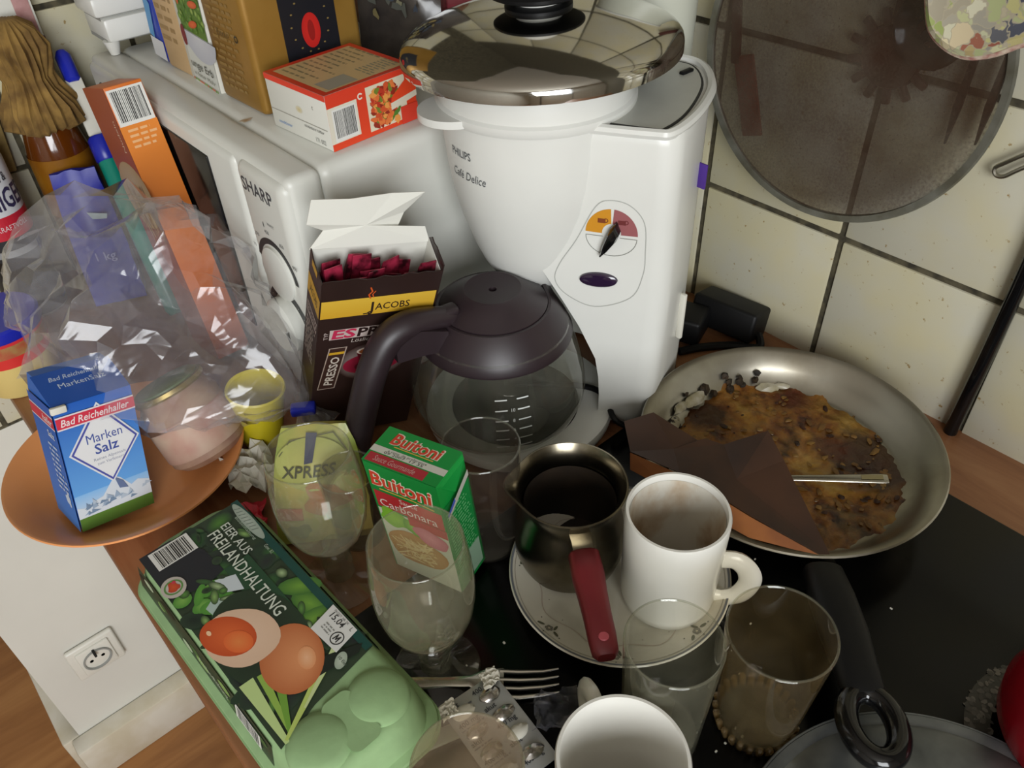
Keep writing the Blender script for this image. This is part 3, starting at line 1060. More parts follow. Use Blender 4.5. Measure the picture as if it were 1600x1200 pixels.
def bowl_map(a_, z_, h):
    r = interp([(p[1], p[0]) for p in prof[3:11]], z_) + h
    return Vector((bcx + r * math.cos(a_), bcy + r * math.sin(a_), z_))


def on_bowl(u, v, h):
    return bowl_map(tdir + 0.30 + u / 0.07, v, h + 0.0002)


q = Print(on_bowl)
q.text('PHILIPS', -0.016, 0.272, 0.0065, '#55585a', 1, bold=0.01, width=0.022)
q.text('Caf\u00e9 Delice', -0.018, 0.2535, 0.0075, '#4a4d50', 1, shear=0.35, width=0.036)
q.build('brand_lettering', fb, local=False, label='small grey lettering')
# stickers on the far side of the column
obj('purple_sticker', MB().rbox((0.002, 0.012, 0.022), cmp_(0.0235, 0.075, 0.235), 0.0005), plain('violet_sticker', '#4a2a86', 0.4), cm)
obj('cord_clip', MB().rbox((0.004, 0.006, 0.05), cmp_(0.0232, 0.06, 0.10), 0.001), 'paper_white', cm)
obj('power_cord', MB().tube(smooth_path([(0.398, 0.470, 0.024), (0.445, 0.425, 0.022), (0.452, 0.398, 0.021), (0.437, 0.3735, 0.0200), (0.443, 0.362, 0.012), (0.462, 0.350, 0.007), (0.500, 0.3555, 0.0075), (0.540, 0.385, 0.006), (0.585, 0.420, 0.008), (0.61, 0.43, 0.02)]), 0.0030, 8), 'black_plastic', label='black mains cord of the coffee maker', cat='cord')
obj('mains_cord', MB().tube(smooth_path([(0.36, 0.590, 0.004), (0.43, 0.556, 0.03), (0.482, 0.5595, 0.085), (0.505, 0.5600, 0.095), (0.514, 0.5595, 0.06), (0.515, 0.557, 0.006), (0.53, 0.558, 0.004)]), 0.0030, 8), 'black_plastic', label='thin black cord rising behind the coffee pot beside the microwave', cat='cord')

# ---------------- pot lid on the coffee maker
pl = thing('pot_lid', 'shiny steel pot lid with black knob lying on the coffee maker', 'lid', (0.462, 0.497, 0.314))
LC = (0.462, 0.497)
TL = Matrix.Translation((LC[0], LC[1], 0.0175)) @ Matrix.Translation((0, 0, 0.322)) @ Euler((math.radians(-1.5), math.radians(-1.5), 0)).to_matrix().to_4x4() @ Matrix.Translation((0, 0, -0.322))
obj('dome', MB().lathe([(0, 0.344), (0.02, 0.3438), (0.05, 0.3415), (0.075, 0.337), (0.092, 0.3320), (0.105, 0.3265), (0.111, 0.3225), (0.1135, 0.3195), (0.1145, 0.3160), (0.1145, 0.3095), (0.1125, 0.3090), (0.1125, 0.315), (0.10, 0.324), (0.06, 0.336), (0, 0.340)], 96, m=TL), 'steel', pl, angle=60)
kb = obj('knob', MB().lathe([(0, 0.342), (0.027, 0.342), (0.027, 0.3455), (0.022, 0.3475), (0, 0.3475)], 40, m=TL), 'black_plastic', pl)
obj('knob_ring', MB().lathe([(0, 0.347), (0.0195, 0.347), (0.0195, 0.3535), (0, 0.3535)], 40, m=TL), 'white_plastic', kb)
obj('knob_disc', MB().lathe([(0, 0.3525), (0.034, 0.3525), (0.0385, 0.3545), (0.0390, 0.3570), (0.036, 0.3590), (0.022, 0.3625), (0.020, 0.366), (0, 0.366)], 48, m=TL), 'black_plastic', kb)
obj('knob_cap', MB().lathe([(0, 0.365), (0.0185, 0.365), (0.0185, 0.378), (0.014, 0.381), (0, 0.381)], 40, m=TL), 'mug_white', kb)

# ---------------- glass carafe
ca = thing('coffee_carafe', 'glass coffee carafe with dark brown lid, collar and handle', 'carafe', (0.363, 0.453, 0.0205))
CX, CY = 0.363, 0.453
outer = [(0, 0.0208), (0.055, 0.0208), (0.064, 0.024), (0.074, 0.036), (0.0805, 0.052), (0.0815, 0.064), (0.0790, 0.082), (0.0735, 0.102), (0.0680, 0.118), (0.0650, 0.130)]
inner = [(r - 0.0022 if r > 0.01 else 0, z + (0.0025 if z < 0.03 else 0)) for r, z in outer][::-1]
gl = obj('glass_body', MB().lathe(outer + inner, 72, (CX, CY)), 'carafe_glass', ca)
spout = lambda a, z: 1 + 0.17 * max(0.0, math.cos(a - 0.12)) ** 24 * max(0.0, (z - 0.125) / 0.02)
obj('collar', MB().lathe([(0.0645, 0.119), (0.0685, 0.1185), (0.0690, 0.121), (0.0640, 0.131), (0.0560, 0.1425), (0.0500, 0.1485), (0.0475, 0.1485), (0.045, 0.140), (0.06, 0.120)], 72, (CX, CY), squash=spout), 'brown_plastic', ca)
ld = obj('lid', MB().lathe([(0, 0.140), (0.0465, 0.1440), (0.0470, 0.1495), (0.0440, 0.1515), (0.0350, 0.1575), (0.0270, 0.1630), (0.0245, 0.1640), (0.0220, 0.1632), (0.008, 0.1625), (0.0035, 0.1622), (0.003, 0.158), (0, 0.158)], 60, (CX, CY)), 'brown_plastic', ca)
hd = Vector((-0.985, 0.17, 0)).normalized()
hp_ = [(0.040, 0.150), (0.060, 0.1555), (0.082, 0.1580), (0.100, 0.1520), (0.115, 0.132), (0.127, 0.105), (0.138, 0.075), (0.146, 0.045), (0.150, 0.025)]
path = smooth_path([(CX + hd.x * r, CY + hd.y * r, z) for r, z in hp_], 5)
nh = len(path)
rad = [0.0085 + 0.0045 * min(1, i / (nh * 0.25)) - 0.0035 * max(0, (i / nh - 0.75) * 4) for i in range(nh)]
hnd = obj('handle', MB().tube(path, rad, 14, up=hd.cross(Vector((0, 0, 1))), flat=1.0), 'brown_plastic', ca)
obj('handle_root', MB().loft([[(CX + hd.x * r + hd.y * s_ * w_, CY + hd.y * r - hd.x * s_ * w_, z) for (s_, z) in ((-1, za), (1, za), (1, zb), (-1, zb))] for r, w_, za, zb in ((0.052, 0.014, 0.128, 0.148), (0.075, 0.013, 0.132, 0.157), (0.098, 0.010, 0.132, 0.150))]), 'brown_plastic', hnd)
obj('thumb_latch', MB().rbox((0.026, 0.014, 0.008), (0, 0, 0), 0.0035, 3, m=Matrix.Translation((CX + hd.x * 0.048, CY + hd.y * 0.048, 0.1575)) @ Matrix.Rotation(math.atan2(hd.y, hd.x), 4, 'Z')), 'brown_plastic', ld)
ga = math.atan2(-0.453, -0.363) + 0.15


def on_glass(u, v, h):
    r = interp([(p[1], p[0]) for p in outer[3:]], v) + 0.0003 + h
    a = ga + u / 0.08
    return Vector((CX + r * math.cos(a), CY + r * math.sin(a), v))


q = Print(on_glass)
for k in range(6):
    z = 0.100 - k * 0.0095
    q.rect(-0.016, z, -0.005, z + 0.0012, '#c9ccc9', 0, 3)
    q.rect(0.004, z, 0.015, z + 0.0012, '#c9ccc9', 0, 3)
    if k:
        q.text(str(12 - 2 * k), 0, z - 0.001, 0.003, '#b9bcb9', 0, align='c')
q.build('level_marks', gl, local=False, label='white level marks')

# ================================================================== ESPRESSO BOX
eb = thing('espresso_box', 'torn-open dark brown espresso box with yellow band before the microwave', 'box', (0.2150, 0.5300, 0.0860), (math.radians(15.5), math.radians(10.5), math.radians(-17.0)))
eb.scale = (0.86, 0.86, 0.86)
EW, ED, EH, E0 = 0.113, 0.043, 0.159, -0.081
t = 0.0012
rnd = random.Random(2)


def torn(n, w, h, amp, seed):
    r = random.Random(seed)
    return [(w * k / n, h + r.uniform(-amp, amp)) for k in range(n + 1)]


def panel(top, y, ax='x'):
    vs, fs = [], []
    for k, (u, h) in enumerate(top):
        for z in (E0, h):
            vs.append((u, y, z) if ax == 'x' else (y, u, z))
    for k in range(len(top) - 1):
        fs.append((2 * k, 2 * k + 2, 2 * k + 3, 2 * k + 1))
    return vs, fs


m_ = MB()
m_.rbox((EW, ED, t), (EW / 2, ED / 2, E0 + t / 2))
for top, y, ax in ((torn(14, EW, EH, 0.0018, 3), 0, 'x'), (torn(6, ED, EH - 0.001, 0.003, 4), 0, 'y'), (torn(6, ED, EH + 0.006, 0.004, 5), EW, 'y'), ([(0, EH), (EW, EH)], ED, 'x')):
    vs, fs = panel(top, y, ax)
    m_.sheet(vs, fs, t)
obj('box_shell', m_, plain('dark_brown_board', '#2d1d1a', 0.4, var=0.15, scale=30), eb, local=True, flat=True)
li = MB().sheet([(0.001, ED - 0.0012, 0.10), (EW - 0.001, ED - 0.0012, 0.10), (EW - 0.001, ED - 0.0012, EH), (0.001, ED - 0.0012, EH)], [(0, 1, 2, 3)], 0.0006)
li.sheet([(EW - 0.0012, 0.002, 0.12), (EW - 0.0012, ED - 0.002, 0.12), (EW - 0.0012, ED - 0.002, EH + 0.004), (EW - 0.0012, 0.002, EH - 0.002)], [(0, 1, 2, 3)], 0.0006)
obj('inner_liner', li, 'board_white', eb, local=True, flat=True)
fl = [(-0.002, EH), (0.012, EH + 0.014), (-0.004, EH + 0.024), (0.001, EH + 0.045), (0.035, EH + 0.044), (0.075, EH + 0.046), (0.106, EH + 0.047), (0.088, EH + 0.026), (0.082, EH + 0.012), (0.092, EH + 0.006), (0.108, EH + 0.014), (EW, EH)]
ctr = (0.05, EH + 0.02)
fv = [(ctr[0], ED + 0.004, ctr[1])] + [(u, ED + (z - EH) * 0.30 + 0.004 * math.sin(u * 90), z) for u, z in fl]
obj('torn_flap', MB().sheet(fv, [(0, i + 1, (i + 1) % len(fl) + 1) for i in range(len(fl))], 0.0008), 'board_white', eb, local=True, label='torn white inner flap standing up', flat=True)
for k in range(13):
    u = 0.020 + (k % 7) * 0.0122 + rnd.uniform(-.003, .003)
    y = 0.012 + 0.018 * (k // 7) + rnd.uniform(-.003, .003)
    mm = Matrix.Translation((u, y, 0.055)) @ Euler((rnd.uniform(-.06, .06), rnd.uniform(-.09, .09), rnd.uniform(-.4, .4))).to_matrix().to_4x4()
    hh = 0.092 + rnd.uniform(0, 0.016)
    obj('sachet', MB().loft([[(-w_, -d_, z), (w_, -d_, z), (w_, d_, z), (-w_, d_, z)] for w_, d_, z in ((0.009, 0.003, 0), (0.009, 0.0045, hh * 0.6), (0.009, 0.002, hh * 0.9), (0.009, 0.0005, hh))], mm), 'sachet', eb, local=True)
q = Print(frame((0, -t / 2, 0), (1, 0, 0), (0, 0, 1)))
q.rect(0.0005, 0.111, EW - 0.002, 0.134, '#c79a2a', 0, c2='#d3ac3c')
q.text('J', 0.0455, 0.1150, 0.0125, '#2a1c17', 1, bold=0.015)
q.line([(0.0475, 0.1150), (0.045, 0.1128), (0.0415, 0.1125)], 0.0016, '#2a1c17', 1)
q.text('ACOBS', 0.052, 0.1165, 0.0085, '#2a1c17', 1, bold=0.01, width=0.034)
q.line([(0.046, 0.133), (0.044, 0.138), (0.047, 0.142), (0.045, 0.147)], 0.0014, '#c8541f', 2)
q.line([(0.049, 0.134), (0.0475, 0.138), (0.050, 0.142)], 0.0010, '#c8541f', 2)
q.rect(0.011, 0.080, 0.108, 0.094, '#b9a9a3', 1)
q.text('ES', 0.013, 0.0815, 0.0115, '#b52a4c', 2, bold=0.03, shear=0.1, width=0.024)
q.text('PRESSO', 0.038, 0.0815, 0.0115, '#241513', 2, bold=0.03, shear=0.1, width=0.066)
q.text('TYP', 0.0095, 0.0815, 0.004, '#b9a9a3', 2, rot=PI / 2)
q.text('L\u00f6slicher Espresso', 0.033, 0.0735, 0.0050, '#b9ada4', 2, shear=0.15, width=0.06)
q.ell(0.058, 0.040, 0.036, 0.029, '#c8b8b4', '#3a2520', layer=1)
q.ell(0.058, 0.037, 0.030, 0.016, '#6d0f24', '#8c1a34', layer=2)
q.ell(0.058, 0.034, 0.018, 0.009, '#4d0a18', layer=3)
q.poly([(0.040, 0.058), (0.078, 0.058), (0.071, 0.034), (0.047, 0.034)], '#5f0c1e', 4)
q.ell(0.059, 0.058, 0.019, 0.0065, '#c9a48a', '#d8c8bc', layer=5)
q.ell(0.059, 0.0575, 0.0165, 0.0052, '#b4622c', '#8a4a22', layer=6)
q.poly([(0.004, 0.004), (0.022, 0.004), (0.030, 0.068), (0.012, 0.068)], '#a9968a', 3)
q.poly([(0.005, 0.005), (0.021, 0.005), (0.0285, 0.067), (0.013, 0.067)], '#3b2620', 4)
q.poly([(0.0120, 0.058), (0.0275, 0.058), (0.028, 0.0615), (0.0125, 0.0615)], '#c79a2a', 5)
q.text('PRESSO', 0.0185, 0.010, 0.0085, '#c9bdb2', 5, bold=0.02, rot=math.radians(83), width=0.044)
q.build('front_print', eb)
q = Print(frame((-t / 2, ED, 0), (0, -1, 0), (0, 0, 1)))
q.rect(0.001, 0.111, ED, 0.134, '#c79a2a', 0)
q.rect(0.010, EH - 0.010, 0.028, EH - 0.003, '#c79a2a', 0)
q.text('JACOBS', 0.008, 0.118, 0.0085, '#2a1c17', 1, width=0.028)
q.rect(0.004, 0.086, ED - 0.003, 0.100, '#9d8d86', 0)
q.text('ESPRESSO', 0.006, 0.089, 0.0085, '#2a1613', 1, bold=0.02, width=0.034)
q.scribble(0.006, 0.079, ED - 0.004, 9, 0.0055, '#a3958c', 1, 4)
q.build('side_print', eb)

# ================================================================== ORANGE PLATE AND SALT
op = thing('orange_plate', 'orange glazed plate overhanging the worktop edge under the salt', 'plate', (0.070, 0.634, 0.0))
obj('plate_body', MB().lathe([(0, 0.001), (0.055, 0.0005), (0.060, 0.003), (0.085, 0.016), (0.102, 0.0295), (0.1045, 0.0318), (0.1040, 0.0335), (0.1015, 0.0330), (0.084, 0.0215), (0.060, 0.0085), (0.052, 0.0065), (0, 0.006)], 80, (0.070, 0.634)), 'orange_plate', op)

sb = thing('salt_box', 'blue salt carton leaning in the orange plate', 'carton', (0.008, 0.580, 0.024), (math.radians(-8), math.radians(12.7), math.radians(4)))
SW, SD, SH = 0.0615, 0.050, 0.117
top_y, top_h = SD * 0.98, 0.014
bl = plain('salt_blue_board', '#2a63b8', 0.4)
br = MB()
br.loft([[(0.001, 0.001, 0), (SW - 0.001, 0.001, 0), (SW, SD, 0), (0, SD, 0)], [(0, 0, 0.02), (SW, 0, 0.02), (SW, SD, 0.02), (0, SD, 0.02)], [(0, 0, SH), (SW, 0, SH), (SW, SD, SH), (0, SD, SH)], [(0.002, SD * 0.75, SH + top_h), (SW - 0.002, SD * 0.75, SH + top_h), (SW - 0.002, SD, SH + top_h), (0.002, SD, SH + top_h)]])
obj('carton_body', br, bl, sb, local=True, flat=True)
fmap = lambda u, v, h: Vector((u, -h, v))
q = Print(fmap, base=0.0005)


def strip(q, v0, v1, c, c2, layer=0, n=6, u0=0.0, u1=SW):
    for i in range(n):
        a, b = v0 + (v1 - v0) * i / n, v0 + (v1 - v0) * (i + 1) / n
        t0, t1 = i / n, (i + 1) / n
        la, lb = lin(c), lin(c2)
        ca_ = tuple(la[k] + (lb[k] - la[k]) * t0 for k in range(3))
        cb_ = tuple(la[k] + (lb[k] - la[k]) * t1 for k in range(3))
        q.put([(u0, a), (u1, a), (u1, b), (u0, b)], [(0, 1, 2, 3)], [ca_, ca_, cb_, cb_], layer)


strip(q, 0.034, SH, '#5f9ad6', '#1f57b0', 0)
strip(q, 0.010, 0.034, '#c3cdd6', '#7fb0de', 0)
strip(q, 0.0, 0.012, '#3f5f22', '#52742c', 1, 2)
rnd = random.Random(31)
q.poly([(0, 0.012), (SW, 0.012), (SW, 0.026), (0.052, 0.030), (0.046, 0.027), (0.038, 0.038), (0.034, 0.040), (0.030, 0.036), (0.022, 0.026), (0.014, 0.024), (0.006, 0.021), (0, 0.023)], '#c9cfd6', 1)
for i in range(24):
    u = rnd.uniform(0.004, SW - 0.004)
    v = rnd.uniform(0.013, 0.022)
    q.poly([(u, v), (u + rnd.uniform(.003, .008), v + 0.001), (u + rnd.uniform(0, .006), v + rnd.uniform(.003, .008))], rnd.choice(('#8fa0b4', '#6f849c', '#a9b6c4')), 2 + i % 3)
q.poly([(0.0335, 0.040), (0.040, 0.034), (0.043, 0.026), (0.036, 0.028)], '#5f6f92', 5)
dm = lambda k: [(0.0325 - 0.029 * k, 0.072), (0.0325, 0.072 + 0.040 * k), (0.0325 + 0.028 * k, 0.072), (0.0325, 0.072 - 0.036 * k)]
q.poly(dm(1.0), '#d2d4d8', 6)
q.poly(dm(0.94), '#4a4f9a', 7)
q.poly(dm(0.87), '#d6d6d8', 8)
q.poly(dm(0.83), '#d9d9da', 9)
q.rect(0, 0.0965, SW, 0.1085, '#d9cfd2', 10)
q.rect(0, 0.0978, SW, 0.1072, '#c62f45', 11)
q.text('Bad Reichenhaller', 0.003, 0.0995, 0.0060, '#e2d4d4', 12, bold=0.012, shear=0.25, width=0.054)
q.text('Marken', 0.033, 0.0775, 0.0082, '#3f4f94', 10, bold=0.0, align='c', width=0.0285)
q.text('Salz', 0.033, 0.0665, 0.0088, '#3f4f94', 10, bold=0.014, align='c', width=0.019)
q.text('Reines Alpensalz', 0.034, 0.0605, 0.0026, '#8f93a4', 10, align='c', width=0.026)
q.text('zum Verfeinern', 0.034, 0.0562, 0.0026, '#8f93a4', 10, align='c', width=0.022)
q.build('front_print', sb)
sl_ = math.hypot(SD * 0.75, top_h)
q = Print(frame((0, 0, SH), (1, 0, 0), (0, SD * 0.75, top_h)))
q.rect(0, 0, SW, sl_, '#1f4fa3', 0)
q.text('Bad Reichenhaller', 0.010, sl_ - 0.012, 0.0048, '#b9c6dc', 1, shear=0.25, bold=0.01, width=0.044)
q.text('MarkenSalz', 0.014, sl_ - 0.022, 0.0056, '#c2cede', 1, bold=0.0, width=0.036)
q.build('top_print', sb)
q = Print(frame((0, SD, 0), (0, -1, 0), (0, 0, 1)), base=0.0012)
strip(q, 0.0, SH, '#3f7cc8', '#2358b0', 0, u1=SD)
q.rect(0, 0.0965, SD, 0.1085, '#d9cfd2', 1)
q.rect(0, 0.0978, SD, 0.1072, '#c62f45', 2)
q.text('haller', SD - 0.024, 0.0995, 0.006, '#e2d4d4', 3, shear=0.25, bold=0.012, width=0.021)
q.text('Salz', SD - 0.020, 0.086, 0.006, '#d0d8e4', 3, bold=0.02, width=0.014)
q.scribble(SD - 0.026, 0.076, SD - 0.003, 9, 0.0052, '#b4c4de', 3, 12)
q.ell(SD - 0.010, 0.028, 0.005, 0.006, '#c4d0e0', layer=3, wob=0.3)
q.build('side_print', sb)
obj('pour_spout', MB().rbox((0.012, 0.004, 0.006), (0.004, -0.002, SH - 0.002), 0.001, 2), 'paper_white', sb, local=True)

# ================================================================== JAR AND PLASTIC BAG
jr = thing('preserve_jar', 'jar with green lid and gold rim inside the clear bag', 'jar', (0.130, 0.612, 0.046), (math.radians(-26), math.radians(-8), 0))
obj('jar_glass', MB().lathe([(0, -0.030), (0.030, -0.030), (0.036, -0.024), (0.037, 0.026), (0.031, 0.036), (0.030, 0.040), (0, 0.040)], 40), 'jar_food', jr, local=True)
jl = obj('jar_lid', MB().lathe([(0, 0.0485), (0.028, 0.0485), (0.030, 0.047), (0.030, 0.041), (0, 0.041)], 40), 'green_lid', jr, local=True)
obj('lid_rim', MB().lathe([(0.0290, 0.0455), (0.0335, 0.0450), (0.0340, 0.0415), (0.0325, 0.0395), (0.029, 0.0395)], 40), 'gold_metal', jl, local=True)
obj('label_band', MB().lathe([(0.0373, -0.018), (0.0373, 0.018)], 40), plain('faded_red_label', '#a5776a', 0.6, c2='#b39a86', scale=24), jr, local=True)

bg = thing('plastic_bag', 'large crumpled clear plastic bag with a tied neck', 'bag', (0.14, 0.66, 0.01))


def bag_mesh():
    # stations along the bag: centre, half axes (across, vertical)
    st = [((0.062, 0.815, 0.120), 0.010, 0.006), ((0.078, 0.795, 0.128), 0.042, 0.040), ((0.104, 0.765, 0.136), 0.072, 0.070), ((0.132, 0.728, 0.136), 0.098, 0.094), ((0.150, 0.682, 0.120), 0.104, 0.106),
          ((0.168, 0.635, 0.102), 0.090, 0.094), ((0.186, 0.594, 0.090), 0.064, 0.066), ((0.198, 0.563, 0.084), 0.038, 0.040), ((0.204, 0.545, 0.078), 0.016, 0.016), ((0.205, 0.536, 0.070), 0.0065, 0.0065),
          ((0.206, 0.530, 0.062), 0.013, 0.010), ((0.207, 0.522, 0.052), 0.022, 0.012)]
    rings = []
    n = 40
    C = smooth_path([s[0] for s in st], 3)
    A_ = [p.x for p in smooth_path([(s[1], s[2], 0) for s in st], 3)]
    B_ = [p.y for p in smooth_path([(s[1], s[2], 0) for s in st], 3)]
    rnd = random.Random(41)
    for i, c in enumerate(C):
        t = C[min(i + 1, len(C) - 1)] - C[max(i - 1, 0)]
        t.normalize()
        u = t.cross(Vector((0, 0, 1))).normalized()
        w = u.cross(t).normalized()
        r = []
        for k in range(n):
            a = 2 * PI * (k + 0.5 * (i % 2)) / n
            ca_, sa_ = math.cos(a), math.sin(a)
            # flattened, tent-like cross section with a ridge along the top
            sq = 1.0 / (abs(ca_) ** 1.35 + abs(sa_) ** 1.35) ** (1 / 1.35)
            dirv = u * ca_ + w * sa_
            p = c + u * (A_[i] * ca_ * sq * 1.12) + w * (B_[i] * sa_ * sq * 1.12)
            big = min(1.0, A_[i] / 0.05)
            fold = 1 - 2 * abs(noise.noise(p * 17 + Vector((0, 7, 2))))
            fold2 = 1 - 2 * abs(noise.noise(Vector((p.x * 34, p.y * 34, p.z * 20)) + Vector((4, 0, 9))))
            f = 0.13 * noise.noise(p * 11) + 0.22 * (fold - 0.55) + 0.15 * (fold2 - 0.5) + rnd.uniform(-0.05, 0.05)
            pl_ = math.sin(a * 9 + 2 * noise.noise(c * 9)) * 0.13 * max(0.0, (i - len(C) * 0.45) / len(C)) * 2
            p = p + dirv * ((f * big + pl_) * A_[i]) + t * (rnd.uniform(-0.004, 0.004) * big)
            if p.z < 0.012:
                p.z = 0.012 + (0.012 - p.z) * 0.05
            r.append(p)
        rings.append(r)
    return MB().loft(rings)


obj('bag_film', bag_mesh(), 'bag', bg, angle=16)
obj('bag_clip', MB().rbox((0.022, 0.012, 0.0085), (0, 0, 0), 0.002, 2, m=Matrix.Translation((0.2045, 0.534, 0.0705)) @ Matrix.Rotation(math.radians(-33), 4, 'Z')), 'blue_plastic', bg, label='bright blue closing clip')

yc = thing('yellow_cup', 'small yellow plastic cup standing between plate and bag neck', 'cup', (0.186, 0.598, 0.0345), (math.radians(4), math.radians(5), 0))
obj('cup_body', MB().lathe([(0, -0.034), (0.017, -0.034), (0.019, -0.032), (0.026, 0.030), (0.0275, 0.031), (0.0265, 0.033), (0.0245, 0.031), (0.0175, -0.030), (0, -0.031)], 40), 'yellow_plastic', yc, local=True)

# rice pouch behind the wine glass
rp = thing('rice_pouch', 'yellow and green ready-meal pouch slumped behind a wine glass', 'pouch', (0.128, 0.470, 0.004), (math.radians(-24), math.radians(2), math.radians(-33)))
obj('pouch_body', pouch(0.080, 0.030, 0.100, 9, 0.010, topd=0.006, topw=0.66, nseg=12), plain('yellow_green_film', '#cdb75c', 0.3, c2='#8fa045', scale=20, coat=0.3), rp, local=True)
pmap = lambda u, v, h: Vector((u, -0.0100 * math.sin(PI * v / 0.105) * math.sin(PI * u / 0.076) + 0.013 * v / 0.105 - 0.0006 - h, v))
q = Print(pmap, base=0.0012, step=0.00025)
q.ell(0.036, 0.070, 0.030, 0.022, '#c4be72', '#a9ae58', layer=0, n=30)
q.line([(0.010, 0.078), (0.020, 0.090), (0.056, 0.094), (0.068, 0.074)], 0.001, '#50522c', 1)
q.text('XPRESS', 0.010, 0.060, 0.0095, '#3c3d2c', 2, bold=0.015, shear=0.2, width=0.046)
q.poly([(0.030, 0.071), (0.037, 0.072), (0.043, 0.095), (0.034, 0.096)], '#2f3560', 3)
q.ell(0.044, 0.040, 0.018, 0.014, '#b5552c', '#a86a34', layer=1, wob=0.3)
q.rect(0.002, 0.022, 0.024, 0.033, '#b52c3a', 1, 4)
q.ell(0.020, 0.012, 0.010, 0.006, '#4d6a2c', layer=1, wob=0.3)
q.ell(0.056, 0.020, 0.012, 0.010, '#6a8a3a', layer=1, wob=0.3)
q.build('front_print', rp)


def crumple(w, d, h, seed, n=9):
    vs, fs = [], []
    for i in range(n + 1):
        for k in range(n + 1):
            p = Vector((i / n - 0.5, k / n - 0.5, 0))
            f = 1 - 1.2 * abs(noise.noise(p * 4.5 + Vector((seed, seed * 2, 0))))
            vs.append((p.x * w * (0.8 + 0.3 * noise.noise(p * 3 + Vector((0, seed, 1)))), p.y * d * (0.8 + 0.3 * noise.noise(p * 3 + Vector((seed, 1, 0)))), max(0.001, h * f)))
    for i in range(n):
        for k in range(n):
            a = i * (n + 1) + k
            fs.append((a, a + n + 1, a + n + 2, a + 1))
    return vs, fs


ts = MB().sheet(*crumple(0.05, 0.06, 0.024, 3.3), 0.0008, m=Matrix.Translation((0.150, 0.556, 0.001)))
obj('paper_tissue', ts, 'paper_white', flat=True, label='crumpled white tissue between plate and yellow pouch', cat='tissue')
rs = MB().sheet(*crumple(0.045, 0.05, 0.012, 8.1), 0.0006, m=Matrix.Translation((0.072, 0.510, 0.001)) @ Matrix.Rotation(0.5, 4, 'Z'))
obj('red_wrapper', rs, plain('pinkish_red_film', '#b53b4a', 0.35, c2='#c98a84', scale=60), flat=True, label='crushed red sweet wrapper behind the egg carton', cat='wrapper')
rs2 = MB().sheet(*crumple(0.04, 0.05, 0.010, 5.7), 0.0006, m=Matrix.Translation((0.118, 0.512, 0.001)) @ Matrix.Rotation(1.1, 4, 'Z'))
obj('red_strip', rs2, plain('bright_red_film', '#c22f3e', 0.35), flat=True, label='bright red wrapper strip between egg carton and yellow pouch', cat='wrapper')

# ================================================================== EGG CARTON
ec = thing('egg_carton', 'green pulp egg carton with printed sleeve at the worktop edge', 'egg carton', (0.024, 0.480, 0.0046), (0, 0, math.radians(2.0)))
EWd, ELn = 0.092, 0.246


def rrect(x0, x1, y0, y1, r, z, n=5):
    pts = []
    for cx, cy, a0 in ((x1 - r, y1 - r, 0), (x0 + r, y1 - r, PI / 2), (x0 + r, y0 + r, PI), (x1 - r, y0 + r, 3 * PI / 2)):
        for k in range(n + 1):
            a = a0 + PI / 2 * k / n
            pts.append((cx + r * math.cos(a), cy + r * math.sin(a), z))
    return pts


def er(ins, z, r=0.024):
    return rrect(ins, EWd - ins, -ELn + ins, 0.006 - ins, r, z, 8)


obj('tray', MB().loft([er(0.006, 0.0), er(0.003, 0.002), er(-0.003, 0.026), er(-0.0075, 0.0285), er(-0.0075, 0.031), er(-0.003, 0.031)]), 'carton_green', ec, local=True)
lid = obj('carton_lid', MB().loft([er(-0.0065, 0.0312), er(-0.0060, 0.034), er(-0.001, 0.036), er(0.002, 0.055), er(0.0055, 0.0605), er(0.010, 0.0615)]), 'carton_green', ec, local=True, angle=50)
obj('locking_rib', MB().rbox((0.006, 0.040, 0.010), (EWd + 0.001, -0.145, 0.040), 0.002, 2), 'carton_green', lid, local=True)
# egg cups pressed into the bare end
for x, y in ((0.067, -0.2175), (0.0245, -0.2165)):
    obj('egg_dome', MB().lathe([(0, 0.0662), (0.008, 0.0659), (0.015, 0.0648), (0.0195, 0.0630), (0.0212, 0.0608), (0.0216, 0.0560), (0, 0.0560)], 36, (x, y)), 'carton_green', lid, local=True)
obj('saddle', MB().loft([rrect(0.035, 0.057, -0.240, -0.199, 0.006, 0.0638), rrect(0.038, 0.054, -0.236, -0.203, 0.006, 0.0598)]), 'carton_green', lid, local=True)
# printed sleeve: u along the carton away from the far end, v across
em = lambda u, v, h: Vector((v, -u, 0.0618 + h))
q = Print(em, base=0.0003, step=0.00013)
V0, V1, U1 = 0.005, EWd - 0.005, 0.194
q.poly([(0.004, V0), (0.204, V0), (0.194, 0.036), (0.186, V1), (0.004, V1)], '#32402f', 0)
rnd = random.Random(77)
# blurred foliage
for i in range(60):
    u, v = rnd.uniform(0.008, 0.182), rnd.uniform(V0 + 0.003, V1 - 0.006)
    q.ell(u, v, rnd.uniform(0.006, 0.013), rnd.uniform(0.004, 0.010), rnd.choice(('#2f5a2c', '#24382a', '#4f7d34', '#1f2a24', '#3a6a34', '#2a2c2e')), '#2c3d2e', layer=1 + i % 4, rot=rnd.uniform(0, 3), n=12)
q.poly([(0.004, V0), (0.055, V0), (0.062, 0.030), (0.058, 0.046), (0.030, 0.044), (0.004, 0.030)], '#25272c', 6)
for i in range(16):
    u, v = rnd.uniform(0.060, 0.092), rnd.uniform(V0 + 0.006, 0.040)
    q.ell(u, v, rnd.uniform(0.005, 0.010), rnd.uniform(0.003, 0.007), rnd.choice(('#5f9a3c', '#7fae52', '#4a8034')), '#4f8838', layer=6, rot=rnd.uniform(0, 3), n=12)
